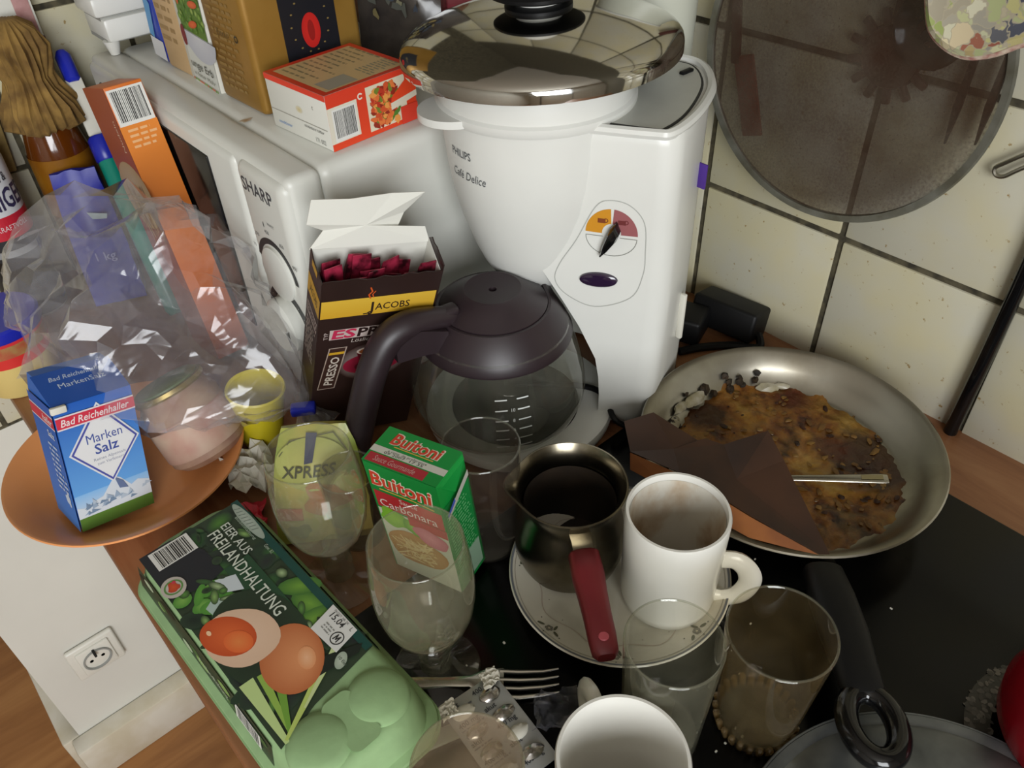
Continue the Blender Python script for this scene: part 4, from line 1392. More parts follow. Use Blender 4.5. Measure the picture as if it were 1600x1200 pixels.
for u, v, a in ((0.128, 0.075, 0.3), (0.110, 0.078, 0.9), (0.140, 0.070, 1.4)):
    q.ell(u, v, 0.016, 0.008, '#6f9a3c', '#3f6a30', layer=6, rot=a, n=14)
q.rect(0.058, 0.046, 0.128, 0.066, '#2a4a33', 7)
q.rect(0.004, V1 - 0.006, 0.186, V1, '#1c463f', 8)
q.poly([(0.062, 0.036), (0.078, 0.038), (0.084, 0.048), (0.068, 0.050)], '#c4ccd0', 8)
q.poly([(0.080, 0.020), (0.094, 0.022), (0.088, 0.034), (0.074, 0.030)], '#a9bcb4', 8)
q.poly([(0.092, 0.044), (0.104, 0.045), (0.118, 0.050), (0.104, 0.050)], '#a9b8a0', 8)
for i in range(70):
    u, v = rnd.uniform(0.010, 0.180), rnd.uniform(V0 + 0.004, V1 - 0.010)
    if (0.018 < u < 0.126 and 0.048 < v < 0.072) or (u < 0.056 and v < 0.046):
        continue
    q.ell(u, v, rnd.uniform(0.003, 0.009), rnd.uniform(0.0015, 0.004), rnd.choice(('#5f8f42', '#88ad62', '#3c6434', '#1d2721', '#2b3330', '#a4bc8a')), '#35482f', layer=8, rot=rnd.uniform(-0.6, 1.2), n=12)
q.ell(0.128, 0.036, 0.046, 0.030, '#22261f', '#2a3a2a', layer=9, n=26)
# leek leaves at the near end
for (a, b), (c, d), wd, cc in (((0.150, 0.012), (0.204, 0.010), 0.010, '#b9cf8a'), ((0.152, 0.022), (0.204, 0.014), 0.006, '#8fb04f'), ((0.160, 0.030), (0.203, 0.013), 0.007, '#6f9a3c'), ((0.176, 0.055), (0.202, 0.010), 0.007, '#b4c66a'), ((0.170, 0.068), (0.192, 0.030), 0.005, '#c2cf96')):
    dx, dy = c - a, d - b
    L_ = math.hypot(dx, dy)
    nx, ny = -dy / L_ * wd / 2, dx / L_ * wd / 2
    q.poly([(a - nx, b - ny), (c - nx * .3, d - ny * .3), (c + nx * .3, d + ny * .3), (a + nx, b + ny)], cc, 9)
q.poly([(0.178, 0.035), (0.184, V1 - 0.01), (0.180, V1 - 0.004), (0.168, 0.055)], '#1f2620', 9)
# eggs
q.ell(0.156, 0.043, 0.027, 0.021, '#dc9666', '#b86a40', rot=-0.35, layer=10, n=36, off=(0.008, 0.006))
q.ell(0.163, 0.050, 0.009, 0.006, '#e8b48c', '#dc9666', rot=-0.35, layer=11, n=18)
q.ell(0.118, 0.027, 0.027, 0.022, '#e0c0a6', '#d6b59a', rot=0.45, layer=11, n=30, wob=0.035)
q.ell(0.111, 0.0205, 0.021, 0.0145, '#dd6a38', '#c05028', rot=0.45, layer=12, n=30, off=(0.002, 0.002))
q.ell(0.120, 0.0235, 0.011, 0.0080, '#e28448', '#dd6836', rot=0.4, layer=13, n=24)
q.ell(0.100, 0.012, 0.0025, 0.0015, '#f0c8a0', layer=14, n=10)
# lettering
q.text('EIER AUS', 0.020, 0.0635, 0.0070, '#c6ccc0', 12, bold=0.006, width=0.038)
q.text('FREILANDHALTUNG', 0.021, 0.0520, 0.0092, '#ccd2c4', 12, bold=0.006, width=0.100)
q.text('Bodenhaltung', 0.020, 0.0760, 0.0022, '#9fae9c', 12, width=0.030)
q.text('Gew. Kl.', 0.060, 0.0780, 0.0030, '#aab5a4', 12, width=0.011)
# bar code, stamp, date sticker, oval seal
q.barcode(0.006, 0.011, 0.026, 0.042, 9, 6, vertical=False)
q.ell(0.047, 0.012, 0.0100, 0.0088, '#c9c3b6', '#b9b0a8', layer=12)
q.ring(0.047, 0.012, 0.0055, 0.0068, '#5f8a4a', 13, 24)
q.ell(0.047, 0.012, 0.0050, 0.0040, '#c8552a', '#b5402a', layer=14, n=14, wob=0.25)
q.ell(0.043, 0.014, 0.0015, 0.0015, '#c23a4a', layer=14, n=8)
st_ = [(0.141, V1 - 0.001), (0.170, V1 - 0.001), (0.174, V1 - 0.021), (0.146, V1 - 0.023)]
q.poly(st_, '#d6d6d2', 15)
q.text('15.04', 0.147, V1 - 0.0085, 0.0048, '#3a3a3a', 16, bold=0.012, width=0.014)
q.text('PACKST. NR. DE', 0.146, V1 - 0.0035, 0.0016, '#5a5a58', 16, width=0.016)
q.scribble(0.150, V1 - 0.013, 0.160, 3, 0.0022, '#8a8a86', 16, 3)
q.text('L', 0.166, V1 - 0.005, 0.003, '#5a5a58', 16)
q.ring(0.1655, V1 - 0.0145, 0.0042, 0.0050, '#303030', 16, 26)
q.line([(0.1637, V1 - 0.0168), (0.1641, V1 - 0.0122), (0.1655, V1 - 0.0158), (0.1669, V1 - 0.0122), (0.1673, V1 - 0.0168)], 0.0009, '#303030', 16)
q.ell(0.181, V1 - 0.022, 0.0065, 0.0040, '#b9c2b2', '#9aa796', rot=-0.9, layer=15)
q.text('10 Eier', 0.178, V1 - 0.0225, 0.0022, '#4d584c', 16, width=0.009)
q.ell(0.030, V1 - 0.005, 0.024, 0.0042, '#aeb8ac', '#95a294', layer=9, n=26)
for k in range(8):
    q.line([(0.012 + k * 0.004, V1 - 0.0075), (0.014 + k * 0.004, V1 - 0.003)], 0.0006, '#6a766c', 10)
q.build('sleeve_print', lid, label='dark green sleeve showing a cracked and a whole brown egg')
# sleeve on the worktop-edge side
n_side = Vector((-1, 0, 0.16)).normalized()
sm_ = lambda u, v, h: Vector((-0.001 + 0.003 * v / 0.019 - h, -u, 0.0365 + v))
q = Print(sm_, base=0.0004)
q.rect(0.004, 0.0, 0.196, 0.021, '#2c3a2c', 0)
for i in range(12):
    u = rnd.uniform(0.012, 0.19)
    q.ell(u, rnd.uniform(0.003, 0.018), rnd.uniform(0.005, 0.012), 0.003, rnd.choice(('#7f9f5a', '#a9b99a', '#3f5f34', '#20241f')), layer=1 + i % 3, n=10)
q.barcode(0.150, 0.002, 0.182, 0.016, 5, 9)
q.text('Freilandhaltung', 0.10, 0.008, 0.004, '#b9c2ae', 5, width=0.04)
q.build('side_print', lid)
sm2 = lambda u, v, h: Vector((EWd + 0.001 - 0.003 * v / 0.019 + h, -u, 0.0365 + v))
q = Print(sm2, base=0.0004)
q.rect(0.004, 0.0, 0.186, 0.021, '#22372c', 0)
q.poly([(0.10, 0.002), (0.150, 0.002), (0.146, 0.014), (0.106, 0.016)], '#5c675c', 1)
q.poly([(0.012, 0.004), (0.055, 0.004), (0.05, 0.014), (0.014, 0.014)], '#4d5a4c', 1)
q.build('side_print', lid)

# ================================================================== SAUCE CARTON
sc = thing('sauce_carton', 'green and red sauce carton standing at the corner of the hob', 'carton', (0.190, 0.386, 0.0048), (math.radians(3.5), math.radians(-2.5), math.radians(-71)))
BW, BD, BH = 0.065, 0.036, 0.128
obj('carton_body', MB().rbox((BW, BD, BH), (BW / 2, BD / 2, BH / 2), 0.001), plain('green_board', '#148a3a', 0.35), sc, local=True)
obj('folded_ear', MB().loft([[(BW, 0.001, BH - 0.001), (BW, BD - 0.001, BH - 0.001), (BW + 0.0005, BD / 2, BH - 0.024)], [(BW + 0.003, 0.004, BH - 0.002), (BW + 0.003, BD - 0.004, BH - 0.002), (BW + 0.0015, BD / 2, BH - 0.022)]]), plain('green_board_light', '#1a9a42', 0.35), sc, local=True, flat=True)
q = Print(frame((0, 0, 0), (1, 0, 0), (0, 0, 1)))
q.rect(0.001, 0.0, BW, BH, '#147f36', 0)
q.text('Buitoni', 0.0035, BH - 0.024, 0.0150, '#e0d2c0', 1, bold=0.05, shear=0.1, width=0.056)
q.text('Buitoni', 0.0035, BH - 0.024, 0.0145, '#c8402c', 2, bold=0.022, shear=0.1, width=0.055)
q.line([(0.010, BH - 0.0275), (0.040, BH - 0.027), (0.058, BH - 0.029)], 0.0014, '#c8a24a', 2)
q.rect(0.003, BH - 0.050, BW - 0.001, BH - 0.031, '#b02a30', 1)
q.text('Sauce', 0.026, BH - 0.037, 0.0050, '#d8c8c0', 2, width=0.016)
q.text('Carbonara', 0.006, BH - 0.048, 0.0085, '#ddd2cc', 2, width=0.052)
q.rect(0.002, 0.0, BW, BH - 0.052, '#c4c6ae', 1)
q.ell(0.016, BH - 0.060, 0.014, 0.011, '#8fc03c', '#76ac34', layer=2, wob=0.2)
q.ell(0.034, BH - 0.062, 0.010, 0.010, '#8fbf44', '#5f9a30', layer=3, wob=0.2)
q.ell(0.048, BH - 0.068, 0.016, 0.010, '#d88a92', '#c26a78', layer=4, rot=-0.3, wob=0.1)
q.rect(0.030, BH - 0.060, BW, BH - 0.050, '#b03038', 3)
q.ell(0.030, BH - 0.092, 0.028, 0.020, '#c9a066', '#b08048', layer=3, wob=0.1)
for i in range(30):
    q.line([(rnd.uniform(0.006, 0.05), BH - rnd.uniform(0.078, 0.108)) for _ in range(3)], 0.0012, rnd.choice(('#d8b87a', '#b88a4a', '#e0c890')), 4 + i % 3)
q.build('front_print', sc)
q = Print(frame((0, 0, BH), (1, 0, 0), (0, 1, 0)))
q.rect(0, 0, BW, BD, '#178a3c', 0)
q.rect(0.002, 0.001, BW - 0.012, 0.0095, '#a83038', 1)
q.text('Sauce Gourmande', 0.008, 0.0030, 0.0048, '#c99a94', 2, shear=0.2, width=0.036)
q.rect(0.0, 0.0105, BW, 0.0165, '#c6c6ba', 1)
q.text('a cons. de preference', 0.014, 0.0137, 0.0020, '#55534c', 2, width=0.034)
q.text('09 2007  17 35', 0.012, 0.0112, 0.0022, '#3c3a36', 2, width=0.034)
q.text('Buitoni', 0.010, 0.0215, 0.0105, '#dccbb8', 1, bold=0.05, shear=0.1, width=0.044)
q.text('Buitoni', 0.010, 0.0215, 0.0100, '#c8402c', 2, bold=0.022, shear=0.1, width=0.043)
q.line([(0.016, 0.0195), (0.050, 0.0192)], 0.0009, '#c8a24a', 2)
q.build('top_print', sc)
q = Print(frame((BW, 0, 0), (0, 1, 0), (0, 0, 1)), base=0.0004)
q.rect(0, 0, BD, BH - 0.026, '#13803a', 0)
q.scribble(0.003, BH - 0.036, BD - 0.003, 22, 0.0034, '#5fae6e', 1, 6)
q.poly([(0.001, BH - 0.030), (BD - 0.004, BH - 0.012), (BD - 0.004, BH - 0.018), (0.001, BH - 0.036)], '#b4b4aa', 30)
q.poly([(0.001, BH - 0.030), (0.012, BH - 0.022), (0.012, BH - 0.026), (0.001, BH - 0.033)], '#4a5ab4', 31)
q.rect(0.018, 0.004, BD - 0.003, 0.034, '#8fae94', 1)
q.build('side_print', sc)

# ================================================================== GLASSES


def wine_proto(name, label, loc, group):
    t = thing(name, label, 'wine glass', loc, (0, 0, 0), group)
    o_ = [(0.0050, 0.046), (0.012, 0.0475), (0.020, 0.053), (0.0270, 0.063), (0.0315, 0.076), (0.0340, 0.092), (0.0345, 0.106), (0.0335, 0.124), (0.0316, 0.140), (0.0306, 0.147)]
    i_ = [(r - 0.0011, z) for r, z in o_[::-1][:-2]] + [(0.0105, 0.0505), (0.0, 0.0490)]
    m = MB().lathe([(0.0, 0.0460)] + o_ + [(0.0303, 0.1476)] + i_, 64)
    b = obj('bowl', m, 'dirty_glass', t, local=True)
    obj('rim', MB().tube([(0.0301 * math.cos(a), 0.0301 * math.sin(a), 0.1472) for a in [2 * PI * k / 64 for k in range(64)]], 0.00065, 6, closed=True), 'stem', b, local=True)
    obj('stem', MB().lathe([(0, 0.0475), (0.0085, 0.0465), (0.0058, 0.042), (0.0062, 0.038), (0.0105, 0.034), (0.0125, 0.028), (0.0125, 0.023), (0.0100, 0.016), (0.0125, 0.010), (0.0, 0.009)], 10), 'stem', t, local=True, angle=20)
    obj('foot', MB().lathe([(0, 0.0), (0.0315, 0.0), (0.0320, 0.0012), (0.0300, 0.0022), (0.018, 0.0055), (0.012, 0.0085), (0, 0.0090)], 56), 'glass', t, local=True)
    return t


wg = wine_proto('wine_glass', 'stemmed wine glass in front of the green sauce carton', (0.157, 0.287, 0.0047), 'stemmed wine glasses')
copy_tree(wg, None, (0.150, 0.407, 0.0003), 'stemmed wine glass in front of the yellow ready-meal pouch')


def tumbler(name, label, loc, r1, r0, h, mat, group='drinking tumblers', thick=0.0015, base=0.006):
    t = thing(name, label, 'glass', loc, (0, 0, 0), group)
    m = MB().lathe([(0, 0), (r0 - 0.002, 0), (r0, 0.002), (r0 + (r1 - r0) * 0.4, h * 0.4), (r1, h - 0.0008), (r1 - thick * 0.5, h), (r1 - thick, h - 0.0008), (r0 + (r1 - r0) * 0.4 - thick, h * 0.4), (r0 - thick, base + 0.002), (r0 - thick - 0.003, base), (0, base)], 64)
    b = obj('glass_wall', m, mat, t, local=True)
    obj('rim', MB().tube([((r1 - thick / 2) * math.cos(a), (r1 - thick / 2) * math.sin(a), h) for a in [2 * PI * k / 64 for k in range(64)]], 0.0008, 6, closed=True), 'stem', b, local=True)
    obj('glass_base', MB().lathe([(0, 0.0004), (r0 - 0.003, 0.0004), (r0 - 0.002, base - 0.001), (0, base - 0.0006)], 40), 'stem', t, local=True)
    return t


tumbler('tumbler', 'cloudy straight tumbler in front of the white mug on the plate', (0.2405, 0.146, 0.0047), 0.0306, 0.0262, 0.111, 'tumbler_glass')
tumbler('tumbler', 'tall grey tumbler between sauce carton and coffee carafe', (0.2625, 0.3535, 0.0047), 0.0307, 0.027, 0.112, 'grey_glass')
tumbler('tumbler', 'milky brownish tumbler in the foreground beside the pill strip', (0.102, 0.173, 0.0047), 0.0312, 0.027, 0.110, 'milky_glass')
tumbler('tumbler', 'small empty tumbler half hidden behind the sauce carton', (0.188, 0.435, 0.0002), 0.0240, 0.021, 0.078, 'grey_glass')
tB = tumbler('whisky_tumbler', 'wide brown-stained tumbler with ribbed foot beside the pan handle', (0.295, 0.1075, 0.0047), 0.0336, 0.0262, 0.108, 'brown_glass', None)
rb_ = MB()
for k in range(26):
    a = 2 * PI * k / 26
    mm = Matrix.Rotation(a, 4, 'Z') @ Matrix.Translation((0.0262, 0, 0.0062)) @ Matrix.Rotation(0.25, 4, 'Y')
    rb_.rbox((0.0042, 0.0042, 0.0115), (0, 0, 0), 0.0014, 2, m=mm)
obj('ribbed_foot', rb_, glass('rib_glass', (0.72, 0.66, 0.52), 0.30, '#b59a6c', 0.05), tB, local=True)

# ================================================================== PLATE, CEZVE, MUGS
fp = thing('floral_plate', 'cream plate with small flower pattern under pot and mug', 'plate', (0.311, 0.2495, 0.0047))
PC = (0.311, 0.2495)
zp = 0.0047
obj('plate_body', MB().lathe([(0, zp), (0.050, zp), (0.054, zp + 0.002), (0.074, zp + 0.0095), (0.0855, zp + 0.0160), (0.0867, zp + 0.0172), (0.0857, zp + 0.0182), (0.0735, zp + 0.0125), (0.060, zp + 0.0075), (0.053, zp + 0.0052), (0.048, zp + 0.0042), (0, zp + 0.0042)], 96, PC), 'china', fp)


def on_plate(u, v, h):      # u: angle*0.08 , v: radius
    a = u / 0.08
    z = interp([(0.0, zp + 0.0042), (0.048, zp + 0.0042), (0.053, zp + 0.0052), (0.060, zp + 0.0075), (0.0735, zp + 0.0125), (0.0857, zp + 0.0182)], v) + h + 0.0002
    return Vector((PC[0] + v * math.cos(a), PC[1] + v * math.sin(a), z))


q = Print(on_plate)
for r, wd, c in ((0.0848, 0.0016, '#74777c'), (0.0820, 0.0005, '#9d9687')):
    pts = []
    for k in range(97):
        u = 2 * PI * k / 96 * 0.08
        pts += [(u, r - wd / 2), (u, r + wd / 2)]
    q.put(pts, [(2 * k, 2 * k + 1, 2 * k + 3, 2 * k + 2) for k in range(96)], [lin(c)] * len(pts), 0)
pts = [(2 * PI * k / 240 * 0.08, 0.066 + 0.0030 * math.sin(k * 2 * PI / 240 * 9)) for k in range(241)]
q.line(pts, 0.0006, '#bba999', 0)
for base_a in (-2.42, -1.55, 3.15, 2.2, 1.3, 0.4, -0.6):
    bu = base_a * 0.08
    for dk, dr in ((0, 0),):
        for k in range(5):
            a = 2 * PI * k / 5
            q.ell(bu + 0.0019 * math.cos(a), 0.0765 + 0.0019 * math.sin(a), 0.0015, 0.0015, '#8d8676', '#6a675c', layer=0, n=8)
        q.ell(bu, 0.0765, 0.0010, 0.0010, '#c8bda4', layer=1, n=8)
    for du, dv, rr in ((0.0075, 0.0005, 0.3), (-0.0070, 0.002, 2.6), (0.003, -0.004, 1.3)):
        q.ell(bu + du, 0.0765 + dv, 0.0030, 0.0012, '#5d5d48', rot=rr, layer=0, n=10)
    for du, dv in ((0.012, 0.002), (-0.012, -0.002), (0.0, 0.006)):
        q.ell(bu + du, 0.0765 + dv, 0.0006, 0.0006, '#4d4a40', layer=0, n=6)
for k in range(18):
    a = 2 * PI * k / 18
    q.ell(a * 0.08, 0.060 + 0.002 * (k % 2), 0.0005, 0.0005, '#5a564c', layer=0, n=6)
q.build('flower_decor', fp, local=False, label='grey-green flower sprigs and rim line')

cz = thing('coffee_pot', 'small stained steel coffee pot with red handle on the floral plate', 'coffee pot', (0.299, 0.293, 0.009))
cC = (0.2985, 0.2925)
lipd = math.atan2(0.322 - cC[1], 0.265 - cC[0])
lip = lambda a, z: 1 + (0.16 * max(0.0, math.cos(a - lipd)) ** 20 * max(0.0, (z - 0.075) / 0.02))
cr_ = [(0, 0.0095), (0.036, 0.0095), (0.0400, 0.012), (0.0435, 0.025), (0.0440, 0.038), (0.0420, 0.055), (0.0385, 0.070), (0.0375, 0.078), (0.0395, 0.088), (0.0436, 0.0945)]
obj('pot_body', MB().lathe(cr_ + [(0.0438, 0.0952), (0.0425, 0.0955)] + [(r - 0.0012 if r > 0.01 else 0, z + 0.001) for r, z in cr_[::-1]], 72, cC, squash=lip), 'cezve_steel', cz)
obj('coffee_residue', MB().lathe([(0, 0.0135), (0.036, 0.0135), (0.0415, 0.026), (0.042, 0.038), (0.0402, 0.053), (0.037, 0.067), (0.036, 0.076), (0.0356, 0.0765), (0.0364, 0.066), (0.0395, 0.052), (0.0412, 0.038), (0.0408, 0.027), (0.035, 0.0145), (0, 0.0145)], 48, cC), plain('dried_coffee', '#15100b', 0.6, c2='#2e2318', scale=25), cz)
ha = Vector((0.228, 0.188, 0)) - Vector((cC[0], cC[1], 0))
ha.z = 0
hl = ha.length
ha.normalize()
hs = Vector((-ha.y, ha.x, 0))
hp0 = Vector((cC[0], cC[1], 0))
br_ = MB().loft([[hp0 + ha * r + hs * s_ * w_ + Vector((0, 0, z)) for s_, z in ((-1, za), (1, za), (1, zb), (-1, zb))] for r, w_, za, zb in ((0.0372, 0.008, 0.070, 0.082), (0.046, 0.0075, 0.071, 0.082), (0.056, 0.0075, 0.069, 0.079))])
obj('handle_bracket', br_, 'cezve_steel', cz)
hr = []
for r, w_, zc, th in ((0.050, 0.0095, 0.0745, 0.0060), (0.053, 0.0115, 0.0745, 0.0080), (0.070, 0.0118, 0.0730, 0.0085), (0.085, 0.0105, 0.0715, 0.0085), (0.100, 0.0098, 0.070, 0.0085), (0.115, 0.0098, 0.068, 0.0080), (0.126, 0.0090, 0.0665, 0.0065), (0.1295, 0.0060, 0.0660, 0.0045)):
    pts = []
    for k in range(16):
        a = 2 * PI * k / 16
        ca_, sa_ = math.cos(a), math.sin(a)
        e = 0.6
        pts.append(hp0 + ha * r + hs * (w_ * math.copysign(abs(ca_) ** e, ca_)) + Vector((0, 0, zc + th * math.copysign(abs(sa_) ** e, sa_))))
    hr.append(pts)
hh = obj('handle', MB().loft(hr), 'red_handle', cz, label='dark red plastic handle')
obj('hanging_eye', MB().lathe([(0, 0.0005), (0.003, 0.0005), (0.0036, 0.0), (0.0, 0.0)], 14, m=Matrix.Translation(hp0 + ha * 0.119 + Vector((0, 0, 0.0752)))), plain('pale_red', '#b5505a', 0.4), hh)


def mug(name, label, loc, r, h, hang, mat='mug_white', group='white mugs', r0=None, hz=0.72):
    t = thing(name, label, 'mug', loc, (0, 0, hang), group)
    r0 = r0 or r * 0.96
    th = 0.0034
    o_ = [(0, 0.002), (r0 * 0.78, 0.0015), (r0 * 0.80, 0.0), (r0 * 0.90, 0.0), (r0 * 0.97, 0.004), (r0, 0.012), (r0 + (r - r0) * 0.5, h * 0.5), (r, h - 0.002), (r - 0.0008, h), (r - th + 0.0008, h), (r - th, h - 0.002), (r0 - th, 0.016), (r0 - th - 0.006, 0.0075), (0, 0.007)]
    b = obj('mug_body', MB().lathe(o_, 72), mat, t, local=True)
    pth = smooth_path([(r - 0.0018, 0, h * hz), (r + 0.009, 0, h * (hz + 0.01)), (r + 0.018, 0, h * (hz - 0.08)), (r + 0.0215, 0, h * (hz - 0.22)), (r + 0.016, 0, h * (hz - 0.38)), (r + 0.006, 0, h * (hz - 0.45)), (r - 0.0018, 0, h * (hz - 0.455))], 5)
    obj('handle', MB().tube(pth, 0.0085, 12, up=(0, 1, 0), flat=0.55), mat, t, local=True)
    return t, b


m1, b1 = mug('mug', 'white coffee-stained mug standing on the floral plate', (0.326, 0.213, 0.0105), 0.0374, 0.099, math.radians(-54), hz=0.53)


def stain_mat():
    m, nt, p = new_mat('coffee_stain')
    v = coords(nt, (1, 1, 0.6))
    n1 = N(nt, 'ShaderNodeTexNoise', i_Scale=34.0, i_Detail=5.0)
    nt.links.new(v, n1.inputs['Vector'])
    c = ramp(nt, n1.outputs[0], [(0.34, '#a58a6c'), (0.44, '#c0b09a'), (0.54, '#d0cbbe'), (0.7, '#d6d2c8')])
    nt.links.new(c, p.inputs['Base Color'])
    p.inputs['Roughness'].default_value = 0.3
    return m


M['stain'] = stain_mat()
obj('coffee_stain', MB().lathe([(0, 0.0075), (0.026, 0.0078), (0.0322, 0.018), (0.0328, 0.05), (0.03365, 0.0935)], 56), 'stain', m1, local=True)
obj('coffee_dregs', MB().lathe([(0, 0.0083), (0.016, 0.0082), (0.019, 0.0080)], 30), plain('dregs', '#7d5c36', 0.3), m1, local=True)
m2, b2 = mug('mug', 'white mug at the front edge with pale dregs inside', (0.174, 0.125, 0.0047), 0.0383, 0.092, math.radians(64), hz=0.80)
obj('coffee_dregs', MB().lathe([(0, 0.0085), (0.020, 0.0084), (0.027, 0.0090)], 36), plain('pale_dregs', '#b79a86', 0.3, c2='#c9bdb0', scale=60), m2, local=True)

# ================================================================== FRYING PAN
pn = thing('frying_pan', 'steel frying pan with burnt food remains and long black handle', 'frying pan', (0.512, 0.233, 0.0047))
FC = Vector((0.512, 0.233, 0))
zb = 0.0047
pan_m, nt, p_ = new_mat('brushed_pan_steel')
vv = coords(nt)
n1 = N(nt, 'ShaderNodeTexNoise', i_Scale=14.0, i_Detail=6.0)
nt.links.new(vv, n1.inputs['Vector'])
cc = ramp(nt, n1.outputs[0], [(0.35, '#8d8677'), (0.6, '#aeaa9e')])
nt.links.new(cc, p_.inputs['Base Color'])
p_.inputs['Metallic'].default_value = 1.0
p_.inputs['Roughness'].default_value = 0.33
M['pan'] = pan_m
obj('pan_body', MB().lathe([(0, zb), (0.098, zb), (0.104, zb + 0.003), (0.116, zb + 0.018), (0.1245, zb + 0.0315), (0.1300, zb + 0.0345), (0.1308, zb + 0.0358), (0.1295, zb + 0.0368), (0.1235, zb + 0.0345), (0.1145, zb + 0.020), (0.1030, zb + 0.0060), (0.097, zb + 0.0042), (0, zb + 0.0042)], 96, (FC.x, FC.y)), 'pan', pn)


PATCH = (((0.058, -0.058, 0.006), 0.026, 0.042, '#2a120c'), ((0.000, 0.088, 0.006), 0.014, 0.026, '#2c140c'), ((0.048, -0.018, 0.006), 0.008, 0.020, '#46200e'), ((0.080, 0.045, 0.006), 0.010, 0.024, '#4a1e0e'), ((0.020, 0.030, 0.006), 0.004, 0.016, '#5a2f12'))


def food_mat():
    m, nt, p = new_mat('burnt_food')
    v = coords(nt)
    n1 = N(nt, 'ShaderNodeTexNoise', i_Scale=17.0, i_Detail=9.0, i_Roughness=0.72)
    n2 = N(nt, 'ShaderNodeTexNoise', i_Scale=75.0, i_Detail=4.0)
    nt.links.new(v, n1.inputs['Vector'])
    nt.links.new(v, n2.inputs['Vector'])
    a = ramp(nt, n1.outputs[0], [(0.38, '#1d0e0a'), (0.44, '#4a200e'), (0.50, '#7a4618'), (0.60, '#8f6a28'), (0.70, '#97793a')])
    b = ramp(nt, n2.outputs[0], [(0.36, '#33200f'), (0.55, '#8d6a2c'), (0.72, '#a98d55')])
    mx = N(nt, 'ShaderNodeMix', data_type='RGBA')
    mx.inputs[0].default_value = 0.35
    nt.links.new(a, mx.inputs[6])
    nt.links.new(b, mx.inputs[7])
    last = mx.outputs[2]
    for pt, r0, r1, cc in (PATCH):
        dist = N(nt, 'ShaderNodeVectorMath', operation='DISTANCE')
        dist.inputs[1].default_value = pt
        nt.links.new(v, dist.inputs[0])
        wob = N(nt, 'ShaderNodeMath', operation='MULTIPLY_ADD')
        nt.links.new(n1.outputs[0], wob.inputs[0])
        wob.inputs[1].default_value = -0.07
        nt.links.new(dist.outputs['Value'], wob.inputs[2])
        k = N(nt, 'ShaderNodeMapRange')
        k.inputs['From Min'].default_value = r0 - 0.035
        k.inputs['From Max'].default_value = r1 - 0.035
        k.inputs['To Min'].default_value = 0.9
        k.inputs['To Max'].default_value = 0.0
        nt.links.new(wob.outputs[0], k.inputs['Value'])
        m3 = N(nt, 'ShaderNodeMix', data_type='RGBA')
        nt.links.new(k.outputs[0], m3.inputs[0])
        nt.links.new(last, m3.inputs[6])
        m3.inputs[7].default_value = rgba(cc)
        last = m3.outputs[2]
    nt.links.new(last, p.inputs['Base Color'])
    p.inputs['Roughness'].default_value = 0.35
    bump(nt, p, n2.outputs[0], 0.8, 0.003)
    return m


M['food'] = food_mat()
fd = MB()
vs, fs = [(FC.x, FC.y, zb + 0.006)], []
nr, na = 34, 150
for i in range(1, nr + 1):
    for k in range(na):
        a = 2 * PI * k / na
        ca_, sa_ = math.cos(a), math.sin(a)
        e = 0.1035 + 0.009 * noise.noise(Vector((ca_ * 1.7, sa_ * 1.7, 1.0))) + 0.006 * noise.noise(Vector((ca_ * 6, sa_ * 6, 4))) + 0.003 * noise.noise(Vector((ca_ * 18, sa_ * 18, 9)))
        r = e * i / nr
        x, y = FC.x + r * ca_, FC.y + r * sa_
        hgt = 0.0050 + 0.0030 * max(0, noise.noise(Vector((x * 45, y * 45, 0)))) + 0.0018 * noise.noise(Vector((x * 130, y * 130, 3)))
        pz = interp([(0.0, 0.0042), (0.097, 0.0042), (0.103, 0.0060), (0.1145, 0.020), (0.13, 0.036)], r)
        vs.append((x, y, zb + pz + (max(hgt - 0.0042, 0.0004) if i < nr - 1 else (0.0003 if i < nr else -0.0008))))
for k in range(na):
    fs.append((0, 1 + k, 1 + (k + 1) % na))
for i in range(nr - 1):
    for k in range(na):
        a, b = 1 + i * na + k, 1 + i * na + (k + 1) % na
        fs.append((a, a + na, b + na, b))
fd.add(vs, fs)
obj('burnt_food', fd, 'food', pn, kind='stuff', label='ochre and burnt brown food remains')
rnd = random.Random(23)
for nm, n_, cols in (('burnt_bits', 46, ('#24130b', '#3a1c10')), ('food_bits', 150, ('#7a5a28', '#5f3f1a'))):
    lm = MB()
    for k in range(n_):
        aa, r = rnd.uniform(0, 2 * PI), 0.100 * math.sqrt(rnd.random())
        s_ = rnd.uniform(0.0008, 0.0030)
        bm = bmesh.new()
        bmesh.ops.create_icosphere(bm, subdivisions=1, radius=s_)
        for v in bm.verts:
            v.co = v.co * (1 + 0.6 * noise.noise(v.co * 400 + Vector((k, aa, 0))))
            v.co.z *= 0.35
        bm.verts.index_update()
        lm.bm(bm, Matrix.Translation((FC.x + r * math.cos(aa), FC.y + r * math.sin(aa), zb + 0.0062)) @ Matrix.Rotation(aa * 5, 4, 'Z') @ Matrix.Scale(rnd.uniform(1, 2.2), 4, (1, 0, 0)))
    obj(nm, lm, plain(nm, cols[0], 0.4, c2=cols[1], scale=80), pn, kind='stuff')
